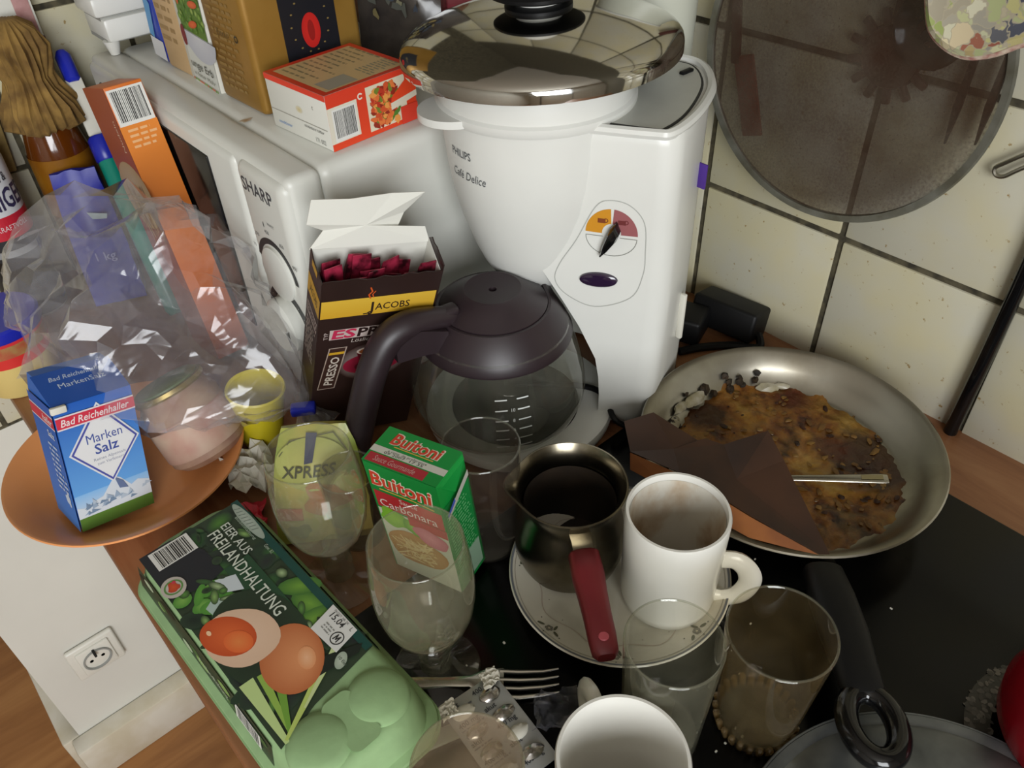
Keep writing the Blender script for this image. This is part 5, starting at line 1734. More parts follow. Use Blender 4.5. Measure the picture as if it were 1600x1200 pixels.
# charred lumps along the wall of the pan
rnd = random.Random(14)
lm = MB()
for a, n_ in ((2.55, 9), (2.35, 7), (1.9, 5), (1.5, 6), (1.2, 8), (0.9, 5)):
    for k in range(n_):
        aa = a + rnd.uniform(-.13, .13)
        r = rnd.uniform(0.099, 0.111)
        s_ = rnd.uniform(0.0020, 0.0052)
        bm = bmesh.new()
        bmesh.ops.create_icosphere(bm, subdivisions=1, radius=s_)
        for v in bm.verts:
            v.co = v.co * (1 + 0.5 * noise.noise(v.co * 500 + Vector((k, a, 0))))
        bm.verts.index_update()
        lm.bm(bm, Matrix.Translation((FC.x + r * math.cos(aa), FC.y + r * math.sin(aa), zb + 0.006 + max(0, r - 0.10) * 1.25)))
obj('charred_crust', lm, plain('char', '#17120c', 0.6, c2='#3a2a18', scale=90), pn, kind='stuff')
cl = MB()
for a, r, s_ in ((1.95, 0.103, 0.010), (1.55, 0.104, 0.012), (1.75, 0.106, 0.009), (0.75, 0.100, 0.010), (0.62, 0.102, 0.007), (2.6, 0.104, 0.008), (3.0, 0.103, 0.007)):
    bm = bmesh.new()
    bmesh.ops.create_icosphere(bm, subdivisions=2, radius=1)
    for v in bm.verts:
        f = 1 + 0.4 * noise.noise(v.co * 2.3 + Vector((a * 7, 0, 0)))
        v.co = Vector((v.co.x * s_ * 0.5, v.co.y * s_ * 1.2, v.co.z * s_ * 0.28)) * f
    bm.verts.index_update()
    cl.bm(bm, Matrix.Translation((FC.x + r * math.cos(a), FC.y + r * math.sin(a), zb + 0.008 + max(0, r - 0.10) * 1.2)) @ Matrix.Rotation(a, 4, 'Z') @ Matrix.Rotation(-0.6, 4, 'Y'))
obj('fat_residue', cl, plain('congealed_fat', '#b3ac9c', 0.35, c2='#8d8466', scale=70), pn, kind='stuff', label='whitish congealed fat')
hdv = Vector((-0.195, -0.19, 0)).normalized()
hsv = Vector((-hdv.y, hdv.x, 0))
obj('handle_bracket', MB().loft([[FC + hdv * r + hsv * s_ * w_ + Vector((0, 0, z)) for s_, z in ((-1, za), (1, za), (1, zb_), (-1, zb_))] for r, w_, za, zb_ in ((0.118, 0.013, 0.022, 0.030), (0.134, 0.012, 0.028, 0.037), (0.146, 0.010, 0.031, 0.041))]), 'steel', pn)
hr = []
for r, w_, zc, th in ((0.136, 0.0125, 0.036, 0.0075), (0.139, 0.0145, 0.0365, 0.0095), (0.165, 0.0165, 0.0405, 0.011), (0.200, 0.0165, 0.0460, 0.0115), (0.225, 0.0145, 0.0495, 0.010), (0.243, 0.0140, 0.0515, 0.009), (0.249, 0.0135, 0.052, 0.007)):
    pts = []
    for k in range(18):
        a = 2 * PI * k / 18
        ca_, sa_ = math.cos(a), math.sin(a)
        pts.append(FC + hdv * r + hsv * (w_ * math.copysign(abs(ca_) ** 0.75, ca_)) + Vector((0, 0, zc + th * math.copysign(abs(sa_) ** 0.75, sa_))))
    hr.append(pts)
ph = obj('handle', MB().loft(hr), 'black_plastic', pn, label='black plastic handle')
rc = FC + hdv * 0.268 + Vector((0, 0, 0.0530))
obj('hanging_ring', MB().tube([rc + hdv * (0.0225 * math.cos(a)) + hsv * (0.0150 * math.sin(a)) + Vector((0, 0, 0.0015 * math.cos(a))) for a in [2 * PI * k / 48 for k in range(48)]], 0.0075, 14, closed=True), 'black_gloss', ph)

kf = thing('table_knife', 'steel cutlery handle resting in the food of the frying pan', 'cutlery', (0.52, 0.19, 0.02))
ka, kb_ = Vector((0.487, 0.224, 0.0150)), Vector((0.5475, 0.1545, 0.0235))
kd = (kb_ - ka).normalized()
ks = kd.cross(Vector((0, 0, 1))).normalized()
rings = []
for tt, w_, th in ((0.0, 0.0030, 0.0009), (0.35, 0.0036, 0.0012), (0.75, 0.0048, 0.0014), (0.95, 0.0055, 0.0014), (1.0, 0.0050, 0.0009)):
    c = ka + (kb_ - ka) * tt
    up_ = ks.cross(kd)
    rings.append([c + ks * (w_ * math.cos(a)) + up_ * (th * math.sin(a)) for a in [2 * PI * k / 16 for k in range(16)]])
obj('handle', MB().loft(rings), 'cutlery', kf)
q = Print(lambda u, v, h: kb_ - kd * u + ks * v + ks.cross(kd) * (h + 0.0014))
q.rect(0.004, -0.0028, 0.022, 0.0028, '#857a55', 1)
q.build('engraved_end', kf, local=False)

# brown paper in the pan
paper_m, nt, p_ = new_mat('greasy_kraft_paper')
vv = coords(nt)
n1 = N(nt, 'ShaderNodeTexNoise', i_Scale=16.0, i_Detail=4.0)
nt.links.new(vv, n1.inputs['Vector'])
cc = ramp(nt, n1.outputs[0], [(0.35, '#2e1c13'), (0.65, '#442a1b')])
nt.links.new(cc, p_.inputs['Base Color'])
p_.inputs['Roughness'].default_value = 0.55
M['paper'] = paper_m
M['lit_paper'] = plain('lit_kraft_paper', '#a0622c', 0.7, c2='#7d4720', scale=20)  # same paper as above; light glowing through the fold is put into this colour
bpv = [(0.405, 0.333, 0.062), (0.432, 0.323, 0.062), (0.443, 0.281, 0.050), (0.4475, 0.277, 0.052), (0.456, 0.263, 0.049), (0.487, 0.2415, 0.060), (0.4735, 0.215, 0.053), (0.4245, 0.139, 0.043), (0.418, 0.144, 0.044), (0.405, 0.199, 0.052), (0.400, 0.228, 0.056), (0.394, 0.262, 0.060), (0.386, 0.308, 0.056), (0.430, 0.230, 0.050), (0.415, 0.285, 0.056)]
bpf = [(0, 12, 14), (0, 14, 1), (1, 14, 2), (2, 14, 3), (3, 14, 4), (14, 11, 4), (12, 11, 14), (4, 11, 13), (4, 13, 5), (5, 13, 6), (6, 13, 7), (7, 13, 8), (8, 13, 9), (9, 13, 10), (10, 13, 11)]
pp_ = thing('brown_paper', 'folded greasy brown paper lying across the frying pan', 'paper', (0.43, 0.24, 0.04))
obj('upper_fold', MB().sheet(bpv, bpf, 0.0006), 'paper', pp_, flat=True)
lf = [(0.386, 0.308, 0.055), (0.394, 0.262, 0.0585), (0.400, 0.228, 0.0545), (0.405, 0.199, 0.0505), (0.418, 0.144, 0.0430), (0.409, 0.160, 0.0425), (0.394, 0.190, 0.0420), (0.387, 0.222, 0.045), (0.382, 0.262, 0.048), (0.378, 0.300, 0.046)]
obj('lower_fold', MB().sheet(lf, [(0, 9, 8, 1), (1, 8, 7, 2), (2, 7, 6, 3), (3, 6, 5, 4)], 0.0006), 'lit_paper', pp_, flat=True, label='turned-up paper underside, lit orange-brown tone put into its colour')

# grey pan lid in the lower corner
gl2 = thing('pan_lid', 'dull grey metal pan lid under the ring of the pan handle', 'lid', (0.268, -0.043, 0.0047))
obj('lid_disc', MB().lathe([(0, 0.036), (0.05, 0.0355), (0.095, 0.033), (0.110, 0.030), (0.114, 0.0275), (0.1165, 0.028), (0.1215, 0.0275), (0.1225, 0.025), (0.120, 0.0235), (0.112, 0.010), (0.106, 0.0048), (0.100, 0.0048), (0.105, 0.012), (0.108, 0.026), (0, 0.031)], 96, (0.268, -0.043)), 'grey_lid', gl2)
obj('rim_edge', MB().tube([(0.268 + 0.1225 * math.cos(a), -0.043 + 0.1225 * math.sin(a), 0.0262) for a in [2 * PI * k / 96 for k in range(96)]], 0.0012, 6, closed=True), 'grey_lid', gl2)

rk = thing('red_kettle', 'round glossy red enamel pot at the corner of the hob', 'pot', (0.431, -0.052, 0.0047))
RC = (0.431, -0.052)
obj('pot_body', MB().lathe([(0, 0.005), (0.035, 0.005), (0.050, 0.014), (0.058, 0.030), (0.060, 0.048), (0.056, 0.068), (0.046, 0.084), (0.030, 0.094), (0.024, 0.096), (0, 0.098)], 60, RC), 'red_paint', rk)
obj('lid_knob', MB().lathe([(0, 0.097), (0.006, 0.098), (0.005, 0.104), (0.010, 0.110), (0.008, 0.116), (0, 0.118)], 24, RC), 'black_plastic', rk)

# ================================================================== CUTLERY, PILLS
fk = thing('fork', 'steel table fork lying on the hob under the pill strip', 'fork', (0.17, 0.25, 0.0047))
f0, f1 = Vector((0.108, 0.312, 0.0075)), Vector((0.213, 0.216, 0.0075))
fdv = (f1 - f0).normalized()
fsv = Vector((-fdv.y, fdv.x, 0))
FL_ = (f1 - f0).length
rings = []
for tt, w_, th, z in ((0.0, 0.0070, 0.001, 0), (0.15, 0.0065, 0.0012, 0), (0.42, 0.0038, 0.0013, 0.004), (0.55, 0.0042, 0.0013, 0.005), (0.62, 0.0105, 0.0010, 0.002), (0.72, 0.0125, 0.0009, 0.001)):
    c = f0 + (f1 - f0) * tt + Vector((0, 0, z))
    rings.append([c + fsv * (w_ * math.cos(a)) + Vector((0, 0, th * math.sin(a))) for a in [2 * PI * k / 14 for k in range(14)]])
obj('handle', MB().loft(rings), 'cutlery', fk)
for k in range(4):
    o_ = (k - 1.5) * 0.0065
    pth = [f0 + fdv * (FL_ * t_) + fsv * o_ * (1.0 if t_ < .9 else .92) + Vector((0, 0, z)) for t_, z in ((0.70, 0.001), (0.80, 0.0), (0.92, 0.002), (1.0, 0.006))]
    obj('tine', MB().tube(pth, [0.0017, 0.0016, 0.0013, 0.0006], 8), 'cutlery', fk)
kn = thing('butter_knife', 'knife handle end showing between egg carton and milky tumbler', 'knife', (0.105, 0.25, 0.0047))
obj('handle', MB().rbox((0.060, 0.012, 0.004), (0, 0, 0), 0.0018, 2, m=Matrix.Translation((0.128, 0.243, 0.0070)) @ Matrix.Rotation(math.radians(-18), 4, 'Z')), plain('greenish_handle', '#8f9483', 0.4), kn)

bs_ = thing('blister_pack', 'silver pill blister pack with pushed-out pockets on the fork', 'pill pack', (0.1355, 0.2545, 0.0180), (math.radians(2), math.radians(2), math.radians(-5)))
BLW, BLL = 0.046, 0.074
m_ = MB()
m_.rbox((BLW, BLL, 0.0012), (BLW / 2, -BLL / 2, 0), 0.0005)
obj('foil_card', m_, plain('silver_foil', '#b4b5b4', 0.35, 0.55, var=0.08, scale=60), bs_, local=True)
rnd = random.Random(6)
for i in range(4):
    for k in range(2):
        cx, cy = 0.012 + 0.022 * k, -0.012 - 0.0165 * i
        bm = bmesh.new()
        bmesh.ops.create_uvsphere(bm, u_segments=16, v_segments=8, radius=1)
        for v in bm.verts:
            f = 1 + 0.22 * noise.noise(v.co * 3 + Vector((i, k, 0)))
            v.co = Vector((v.co.x * 0.0085 * f, v.co.y * 0.0052 * f, max(-0.05, v.co.z) * 0.0030 * f))
        bm.verts.index_update()
        obj('pill_pocket', MB().bm(bm, Matrix.Translation((cx, cy, 0.0006))), 'foil' if (i + k) % 3 else 'paper_white', bs_, local=True, angle=25)
for cx, cy in ((0.040, -0.003), (0.003, -0.006)):
    obj('torn_corner', MB().sheet(*crumple(0.016, 0.014, 0.005, cx * 100), 0.0005, m=Matrix.Translation((cx, cy, 0.0005))), 'paper_white', bs_, local=True, flat=True)
q = Print(frame((0, -BLL, 0.0006), (1, 0, 0), (0, 1, 0)), base=0.0003)
for k in range(5):
    v = 0.0075 + k * 0.0150
    q.text('400 mg' if k % 2 else 'akut', 0.003, v, 0.0036, '#34363a', 1, bold=0.012)
    q.text('akut' if k % 2 else '400 mg', 0.024, v, 0.0036, '#34363a', 1, bold=0.012)
    q.scribble(0.003, v - 0.0025, 0.022, 1, 0.0022, '#6a6c70', 1, k)
q.build('lettering', bs_, label='black drug lettering')
cw = MB().sheet(*crumple(0.034, 0.040, 0.020, 6.6, 10), 0.0005, m=Matrix.Translation((0.1935, 0.197, 0.0085)) @ Matrix.Rotation(0.8, 4, 'Z'))
obj('cellophane_scrap', cw, glass('cellophane', (0.9, 0.9, 0.92), 0.10, '#a9a9b0', 0.08, 0.6), flat=True, label='crumpled clear cellophane beside the foreground mug handle', cat='wrapper')

# ================================================================== AT THE TILED WALL
ss = thing('splatter_screen', 'round wire mesh splatter screen hanging on the tiled wall', 'splatter screen', (0.648, 0.333, 0.175))
SX, SY, SZ, SR_ = 0.648, 0.3335, 0.3065, 0.1335
ST = Matrix.Translation((SX, SY, SZ)) @ Matrix.Rotation(math.radians(1.5), 4, 'Y') @ Matrix.Rotation(PI / 2, 4, 'Y')
obj('rim_band', MB().lathe([(SR_ - 0.0055, -0.0025), (SR_, -0.0030), (SR_ + 0.0012, 0), (SR_, 0.0030), (SR_ - 0.0055, 0.0025), (SR_ - 0.0055, -0.0025)], 96, m=ST), 'galv', ss)


def mesh_mat():
    m = bpy.data.materials.new('wire_mesh')
    m.use_nodes = True
    nt = m.node_tree
    nt.nodes.clear()
    out = N(nt, 'ShaderNodeOutputMaterial')
    tr = N(nt, 'ShaderNodeBsdfTransparent')
    df = N(nt, 'ShaderNodeBsdfPrincipled')
    df.inputs['Metallic'].default_value = 0.5
    df.inputs['Roughness'].default_value = 0.5
    v = coords(nt)
    nz = N(nt, 'ShaderNodeTexNoise', i_Scale=18.0, i_Detail=6.0)
    nt.links.new(v, nz.inputs['Vector'])
    c = ramp(nt, nz.outputs[0], [(0.36, '#4a3526'), (0.62, '#63574a')])
    nt.links.new(c, df.inputs['Base Color'])
    ms = N(nt, 'ShaderNodeMixShader')
    cov = N(nt, 'ShaderNodeMapRange')
    cov.inputs['From Min'].default_value = 0.3
    cov.inputs['From Max'].default_value = 0.7
    cov.inputs['To Min'].default_value = 0.60
    cov.inputs['To Max'].default_value = 0.80
    n3 = N(nt, 'ShaderNodeTexNoise', i_Scale=420.0, i_Detail=2.0)
    nt.links.new(v, n3.inputs['Vector'])
    nt.links.new(n3.outputs[0], cov.inputs['Value'])
    nt.links.new(cov.outputs[0], ms.inputs[0])
    nt.links.new(tr.outputs[0], ms.inputs[1])
    nt.links.new(df.outputs[0], ms.inputs[2])
    nt.links.new(ms.outputs[0], out.inputs[0])
    return m


obj('mesh_disc', MB().lathe([(0, 0.0), (SR_ * 0.5, 0.0), (SR_ - 0.004, 0.0)], 96, m=ST), mesh_mat(), ss, label='fine rusty wire mesh')

# utensils hanging between screen and wall
UX = 0.666
sps = thing('spaghetti_server', 'rust-brown toothed spaghetti server hanging behind the mesh screen', 'utensil', (UX, 0.302, 0.315))
brn = plain('rust_brown_plastic', '#2a100a', 0.5, c2='#4a180e', scale=25)
UT = Matrix.Translation((UX, 0.302, 0.316)) @ Matrix.Rotation(PI / 2, 4, 'Y')
obj('head', MB().lathe([(0, -0.003), (0.024, -0.003), (0.026, 0), (0.024, 0.003), (0, 0.003)], 36, m=UT), brn, sps)
for k in range(13):
    a = 2 * PI * k / 13 + 0.1
    mm = Matrix.Translation((UX, 0.302, 0.316)) @ Matrix.Rotation(a, 4, 'X') @ Matrix.Translation((0, 0, 0.0295))
    obj('tooth', MB().rbox((0.005, 0.0072, 0.017), (0, 0, 0), 0.002, 2, m=mm), brn, sps)
obj('handle', MB().rbox((0.004, 0.012, 0.16), (UX, 0.303, 0.42), 0.0015), brn, sps)
ldl = thing('ladle', 'black ladle hanging behind the mesh screen', 'ladle', (UX, 0.272, 0.345))
obj('bowl', MB().lathe([(0, -0.010), (0.015, -0.0085), (0.026, -0.002), (0.030, 0.006), (0.028, 0.006), (0.014, -0.005), (0, -0.006)], 36, m=Matrix.Translation((0.6600, 0.272, 0.346)) @ Matrix.Rotation(-PI / 2, 4, 'Y')), 'black_gloss', ldl)
obj('handle', MB().rbox((0.004, 0.012, 0.15), (UX, 0.272, 0.44), 0.0015), 'black_plastic', ldl)
mf = thing('meat_fork', 'dark two-pronged meat fork hanging behind the mesh screen', 'fork', (UX, 0.225, 0.29))
for (ya, za, yb, zb2) in ((0.2405, 0.262, 0.2330, 0.340), (0.2180, 0.268, 0.2190, 0.340)):
    obj('prong', MB().loft([[(UX - 0.0015, ya - w_, z), (UX + 0.0015, ya - w_, z), (UX + 0.0015, ya + w_ + dy, z), (UX - 0.0015, ya + w_ + dy, z)] for w_, dy, z in ((0.0005, 0, za), (0.0035, -0.001, za + 0.03), (0.0045, -0.004, za + 0.07))]), 'black_plastic', mf)
obj('shaft', MB().rbox((0.004, 0.026, 0.012), (UX, 0.2270, 0.342), 0.002), 'black_plastic', mf)
obj('handle', MB().rbox((0.005, 0.012, 0.14), (UX, 0.227, 0.415), 0.002), 'black_plastic', mf)
spt = thing('red_spatula', 'faded red spatula hanging behind the edge of the mesh screen', 'spatula', (UX, 0.43, 0.25))
obj('blade', MB().rbox((0.003, 0.022, 0.075), (0, 0, 0), 0.0014, m=Matrix.Translation((UX, 0.428, 0.250)) @ Matrix.Rotation(math.radians(-18), 4, 'X')), plain('faded_red', '#7a3526', 0.6), spt)
obj('handle', MB().rbox((0.004, 0.010, 0.16), (0, 0, 0), 0.0015, m=Matrix.Translation((UX, 0.458, 0.355)) @ Matrix.Rotation(math.radians(-8), 4, 'X')), plain('dark_red_brown', '#4a2018', 0.6), spt)


# oven mitt
def mitt_mat():
    m, nt, p = new_mat('fruit_print_cloth')
    v = coords(nt)
    dn = N(nt, 'ShaderNodeTexNoise', i_Scale=60.0, i_Detail=3.0)
    nt.links.new(v, dn.inputs['Vector'])
    dv = N(nt, 'ShaderNodeVectorMath', operation='MULTIPLY_ADD')
    nt.links.new(dn.outputs['Color'], dv.inputs[0])
    dv.inputs[1].default_value = (0.03, 0.03, 0.03)
    nt.links.new(v, dv.inputs[2])
    v = dv.outputs[0]
    vo = N(nt, 'ShaderNodeTexVoronoi', i_Scale=95.0)
    nt.links.new(v, vo.inputs['Vector'])
    s_ = N(nt, 'ShaderNodeSeparateColor')
    nt.links.new(vo.outputs['Color'], s_.inputs[0])
    c = ramp(nt, s_.outputs[0], [(0.0, '#c3bfa6'), (0.22, '#8f9a5a'), (0.4, '#cfc6a8'), (0.55, '#3a3f52'), (0.68, '#c9bd9a'), (0.8, '#8a3034'), (0.9, '#b5b27a')])
    ed = N(nt, 'ShaderNodeTexVoronoi', feature='DISTANCE_TO_EDGE', i_Scale=95.0)
    nt.links.new(v, ed.inputs['Vector'])
    e = ramp(nt, ed.outputs[0], [(0.02, (0, 0, 0)), (0.06, (1, 1, 1))])
    mx = N(nt, 'ShaderNodeMix', data_type='RGBA')
    nt.links.new(e, mx.inputs[0])
    mx.inputs[6].default_value = rgba('#a39a84')
    nt.links.new(c, mx.inputs[7])
    nt.links.new(mx.outputs[2], p.inputs['Base Color'])
    p.inputs['Roughness'].default_value = 0.9
    return m


om = thing('oven_mitt', 'colourful fruit-print oven mitt hanging before the mesh screen', 'oven mitt', (0.606, 0.215, 0.35))
ol = [(0.262, 0.395), (0.256, 0.372), (0.249, 0.360), (0.236, 0.3525), (0.222, 0.3505), (0.207, 0.3555), (0.194, 0.364), (0.180, 0.374), (0.172, 0.400), (0.170, 0.45), (0.180, 0.50), (0.215, 0.52), (0.255, 0.50), (0.266, 0.45)]
os_ = [(p.x, p.y) for p in smooth_path([(a, b, 0) for a, b in ol], 4, True)]
oc = (0.22, 0.43)
obj('mitt_body', MB().loft([[(x, oc[0] + (a - oc[0]) * k, oc[1] + (b - oc[1]) * k) for a, b in os_] for x, k in ((0.600, 0.80), (0.596, 0.93), (0.598, 0.985), (0.605, 1.0), (0.612, 0.985), (0.616, 0.93), (0.612, 0.8))]), mitt_mat(), om)
obj('edge_binding', MB().tube([(0.604, a, b) for a, b in os_], 0.0028, 8, closed=True), plain('striped_binding', '#8c3038', 0.9, c2='#c9bda8', scale=120), om)
obj('hanging_loop', MB().tube(smooth_path([(0.606, 0.215, 0.518), (0.640, 0.216, 0.545), (0.672, 0.217, 0.548)], 4), 0.002, 8), 'paper_white', om)

hk = MB().tube(smooth_path([(0.668, 0.160, 0.292), (0.668, 0.180, 0.273), (0.668, 0.193, 0.2605), (0.668, 0.1985, 0.2545), (0.668, 0.1965, 0.2495), (0.668, 0.1905, 0.2500), (0.668, 0.182, 0.2585), (0.668, 0.160, 0.280)], 5), 0.0018, 8)
obj('wire_hook', hk, 'wire', label='bent steel wire loop against the tiles near the mesh screen', cat='hook')
obj('wall_cable', MB().tube(smooth_path([(0.6690, 0.1525, 0.0), (0.6690, 0.150, 0.10), (0.6690, 0.149, 0.25), (0.6690, 0.150, 0.62)], 6), 0.0062, 14), 'black_gloss', label='thick black cable running up the tiled wall', cat='cable')

# plugs behind the pan
pg = thing('plug_adapter', 'black mains adapter and plug lying by the tiled wall', 'adapter', (0.63, 0.40, 0))
obj('adapter_block', MB().rbox((0.040, 0.075, 0.034), (0, 0, 0), 0.004, 3, m=Matrix.Translation((0.650, 0.398, 0.0205)) @ Matrix.Rotation(math.radians(8), 4, 'Z') @ Matrix.Rotation(0.25, 4, 'Y')), 'black_plastic', pg)
obj('socket_block', MB().rbox((0.040, 0.046, 0.030), (0, 0, 0), 0.004, 3, m=Matrix.Translation((0.606, 0.425, 0.0185)) @ Matrix.Rotation(math.radians(20), 4, 'Z')), 'black_plastic', pg)
obj('cable_tail', MB().tube(smooth_path([(0.652, 0.360, 0.012), (0.640, 0.350, 0.006), (0.625, 0.372, 0.005), (0.600, 0.392, 0.005), (0.575, 0.405, 0.005)]), 0.0045, 8), 'black_plastic', pg)
bm = bmesh.new()
bmesh.ops.create_icosphere(bm, subdivisions=3, radius=0.013)
for v in bm.verts:
    v.co = v.co * (1 + 0.45 * noise.noise(v.co * 160))
bm.verts.index_update()
obj('foil_ball', MB().bm(bm, Matrix.Translation((0.590, 0.442, 0.0135))), 'foil', flat=True, label='small crumpled foil ball beside the coffee maker column', cat='foil')

# ================================================================== LEFT BACK GROUP
pb_ = thing('pasta_box', 'orange pasta carton with bar code leaning at the microwave door', 'carton', (0.205, 0.735, 0.010), (math.radians(-14.3), 0, math.radians(0.5)))
TW, TD, TH = 0.036, 0.070, 0.285
obj('carton_body', MB().rbox((TW, TD, TH), (TW / 2, TD / 2, TH / 2), 0.0012), plain('orange_board', '#d2702a', 0.45), pb_, local=True)
q = Print(frame((0, 0, 0), (1, 0, 0), (0, 0, 1)))
strip(q, 0, TH - 0.036, '#c85a28', '#dd822c', 0, 5, 0, TW)
q.barcode(0.001, TH - 0.036, TW - 0.001, TH - 0.003, 1, 12)
q.scribble(0.006, TH - 0.042, TW - 0.004, 4, 0.005, '#e6b07a', 1, 6)
q.build('front_print', pb_)
q = Print(frame((0, TD, 0), (0, -1, 0), (0, 0, 1)))
q.rect(0, 0, TD, TH, '#9c4a2a', 0)
q.text('Nudeln', TD - 0.010, TH - 0.060, 0.006, '#d8b8a0', 1, rot=PI / 2, width=0.03)
q.ell(TD * 0.5, TH - 0.105, TD * 0.62, 0.035, '#cdbba0', '#b89a6a', layer=1, n=26)
for i in range(40):
    u = rnd.uniform(0.006, TD - 0.006)
    q.line([(u, TH - rnd.uniform(0.09, 0.11)), (u + rnd.uniform(-.01, .02), TH - rnd.uniform(0.12, 0.16))], 0.0016, rnd.choice(('#c9a25a', '#a87c3a', '#d8bd7a', '#8a5f2a')), 2 + i % 4)
q.build('side_print', pb_)

lt = thing('kitchen_lighter', 'teal stick with blue collar and white tag leaning on the end wall', 'utensil', (0.214, 0.865, 0.0))
A0, A1 = Vector((0.2075, 0.850, 0.010)), Vector((0.2310, 1.0200, 0.250))
dd = (A1 - A0)
obj('handle', MB().tube([A0 + dd * t_ for t_ in (0, 0.02, 0.3, 0.62, 0.64)], [0.007, 0.010, 0.0115, 0.0115, 0.010], 16), 'teal', lt)
obj('collar', MB().tube([A0 + dd * t_ for t_ in (0.62, 0.63, 0.71, 0.72)], [0.0105, 0.0128, 0.0128, 0.0105], 16), 'blue_plastic', lt)
tag = MB().rbox((0.018, 0.006, 0.065), (0, 0, 0), 0.002, 2, m=Matrix.Translation(A0 + dd * 0.835) @ dd.to_track_quat('Z', 'Y').to_matrix().to_4x4())
obj('white_tag', tag, 'paper_white', lt)
obj('blue_tip', MB().tube([A0 + dd * t_ for t_ in (0.93, 0.94, 1.03, 1.05)], [0.006, 0.0085, 0.0085, 0.005], 14), 'blue_plastic', lt)
obj('cream_clip', MB().rbox((0.022, 0.010, 0.040), (0, 0, 0), 0.005, 3, m=Matrix.Translation(A0 + dd * 0.82 + Vector((0.020, 0.004, 0))) @ dd.to_track_quat('Z', 'Y').to_matrix().to_4x4()), 'cream_plastic', lt)

rb2 = thing('rum_bottle', 'amber bottle with brown raffia wrap standing at the end wall', 'bottle', (0.186, 1.006, 0))
obj('bottle_glass', MB().lathe([(0, 0.0005), (0.030, 0.0005), (0.033, 0.004), (0.033, 0.17), (0.028, 0.195), (0.014, 0.225), (0.012, 0.27), (0.014, 0.272), (0.014, 0.285), (0, 0.286)], 40, (0.186, 1.006)), 'amber', rb2)
lbm = MB().lathe([(0.0334, 0.10), (0.0334, 0.170)], 40, (0.186, 1.006))
obj('bottle_label', lbm, plain('orange_brown_label', '#6e3d0c', 0.35, c2='#8f5f10', scale=18), rb2)
sk = MB().lathe([(0.026, 0.196), (0.037, 0.203), (0.034, 0.222), (0.026, 0.240), (0.023, 0.252), (0.027, 0.265), (0.030, 0.283), (0.024, 0.300), (0.012, 0.310), (0, 0.311)], 72, (0.186, 1.006), squash=lambda a, z: 1 + 0.10 * math.sin(a * 23) + 0.12 * math.sin(a * 5 + z * 60) + 0.25 * max(0, math.cos(a + 0.3)) ** 6 * max(0, 1 - abs(z - 0.215) / 0.03))
obj('raffia_skirt', sk, 'raffia', rb2, angle=80)

sp_ = thing('cleaner_can', 'white and red oven cleaner spray can at the end wall', 'spray can', (0.098, 1.002, 0))
cc_ = (0.098, 1.002)
obj('can_body', MB().lathe([(0, 0.0005), (0.030, 0.0005), (0.0315, 0.003), (0.0315, 0.185), (0.028, 0.197), (0.020, 0.203), (0, 0.204)], 44, cc_), plain('white_can', '#cfd0d2', 0.3), sp_)
obj('spray_cap', MB().lathe([(0, 0.200), (0.022, 0.200), (0.022, 0.235), (0.018, 0.245), (0, 0.246)], 36, cc_), 'white_plastic', sp_)


def on_can(u, v, h):
    a = math.atan2(-1.0, -0.10) + u / 0.0315
    r = 0.0317 + h
    return Vector((cc_[0] + r * math.cos(a), cc_[1] + r * math.sin(a), v))


q = Print(on_can)
q.rect(-0.075, 0.104, 0.075, 0.130, '#bf2434', 0, 40)
q.rect(-0.075, 0.004, 0.075, 0.104, '#26272a', 0, 40)
q.rect(-0.03, 0.083, 0.05, 0.091, '#8b8c8c', 1, 20)
q.rect(-0.024, 0.014, 0.044, 0.078, '#17130f', 2, 20)
q.rect(0.030, 0.01, 0.056, 0.09, '#24487e', 1, 10)
q.text('REINIGER', -0.030, 0.137, 0.022, '#35304e', 1, bold=0.02, width=0.078)
q.text('BACKOFEN &', -0.024, 0.166, 0.010, '#3b3a40', 1, bold=0.01, width=0.052)
q.text('KRAFTVOLL', -0.006, 0.114, 0.006, '#dcc8c8', 1, width=0.036)
q.build('can_print', sp_, local=False)

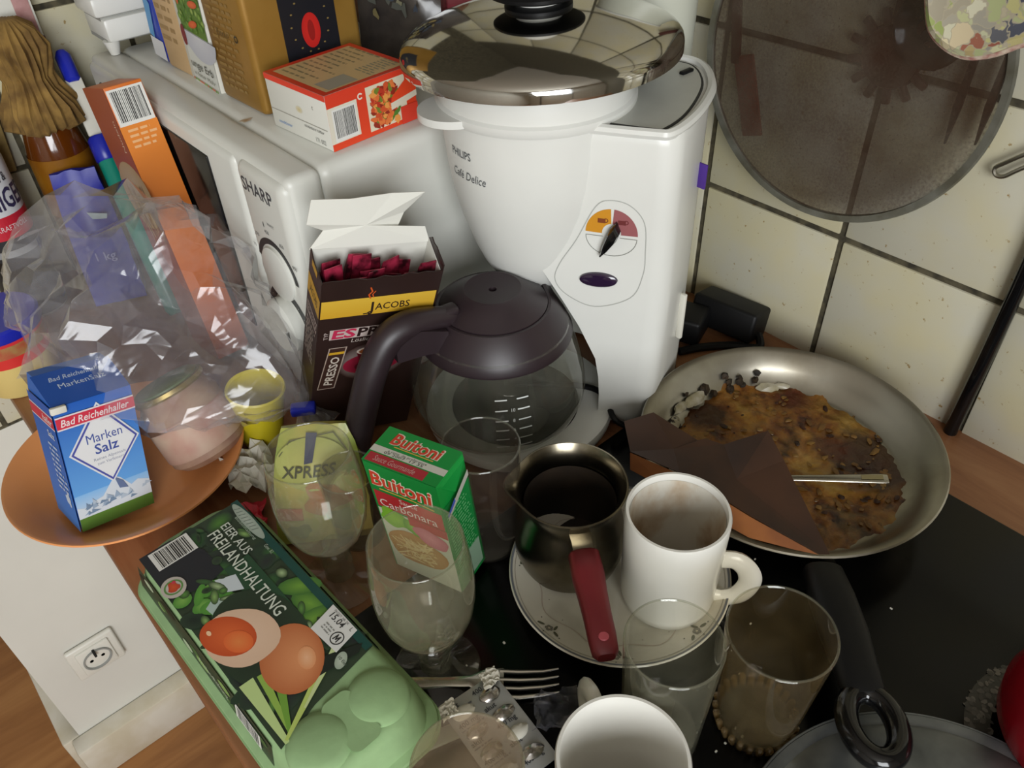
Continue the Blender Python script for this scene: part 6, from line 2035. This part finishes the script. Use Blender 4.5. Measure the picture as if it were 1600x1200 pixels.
cbx = thing('cardboard_wedge', 'small tan cardboard piece hanging on the end wall between bottle and can', 'cardboard', (0.115, 1.040, 0.16))
obj('board', MB().rbox((0.036, 0.014, 0.075), (0, 0, 0), 0.002, m=Matrix.Translation((0.128, 1.047, 0.185)) @ Matrix.Rotation(0.08, 4, 'Y')), 'cardboard', cbx)
wp = thing('pink_carton', 'white carton with pink stripe hanging on the end wall', 'carton', (0.21, 1.04, 0.275))
obj('carton_body', MB().rbox((0.055, 0.020, 0.150), (0.196, 1.045, 0.352), 0.001), 'board_white', wp)
obj('pink_stripe', MB().rbox((0.016, 0.001, 0.149), (0.2130, 1.0345, 0.352), 0.0003), plain('dusty_pink', '#b98f8c', 0.6, c2='#a87a78', scale=90), wp)
obj('dark_end', MB().rbox((0.018, 0.0212, 0.008), (0.2155, 1.0450, 0.2755), 0.001), plain('maroon_end', '#4f0f20', 0.5), wp)

bl_ = thing('blue_bag', 'shiny dark blue grocery bag half inside the clear plastic bag', 'bag', (0.146, 0.945, 0.002), (math.radians(-3), 0, math.radians(-20)))
obj('bag_body', pouch(0.058, 0.036, 0.160, 17, 0.014, topd=0.004, nseg=12, topw=0.8), plain('shiny_blue_film', '#1c2190', 0.38, c2='#252da8', scale=22), bl_, local=True)
q = Print(lambda u, v, h: Vector((u, -0.014 * math.sin(PI * v / 0.178) * math.sin(PI * u / 0.07) + 0.016 * v / 0.178 - 0.0016 - h, v)))
q.poly([(0.030, 0.118), (0.050, 0.112), (0.048, 0.107), (0.034, 0.110)], '#9fb0b4', 3)
q.text('1 kg', 0.022, 0.060, 0.010, '#8f92c8', 3, bold=0.01)
q.build('front_print', bl_)
jt = thing('margarine_tub', 'red, blue and yellow food tub at the worktop edge behind the plate', 'tub', (0.038, 0.872, 0))
jc = (0.040, 0.868)
obj('tub_body', MB().lathe([(0, 0.0005), (0.036, 0.0005), (0.038, 0.003), (0.041, 0.075), (0.041, 0.078), (0, 0.078)], 44, jc), plain('cream_yellow_tub', '#d6c07a', 0.4), jt)
obj('red_band', MB().lathe([(0.0398, 0.040), (0.0404, 0.052)], 44, jc), plain('signal_red', '#cc3230', 0.4), jt)
obj('picture_band', MB().lathe([(0.0405, 0.052), (0.0412, 0.066)], 44, jc), plain('green_yellow_picture', '#9a9a5a', 0.4, c2='#a8563c', scale=45), jt)
obj('red_rim', MB().lathe([(0.0415, 0.066), (0.0422, 0.070)], 44, jc), plain('thin_red', '#d0363c', 0.4), jt)
obj('blue_lid', MB().lathe([(0.0425, 0.070), (0.0435, 0.072), (0.0435, 0.082), (0.041, 0.084), (0, 0.083)], 44, jc), 'blue_plastic', jt)
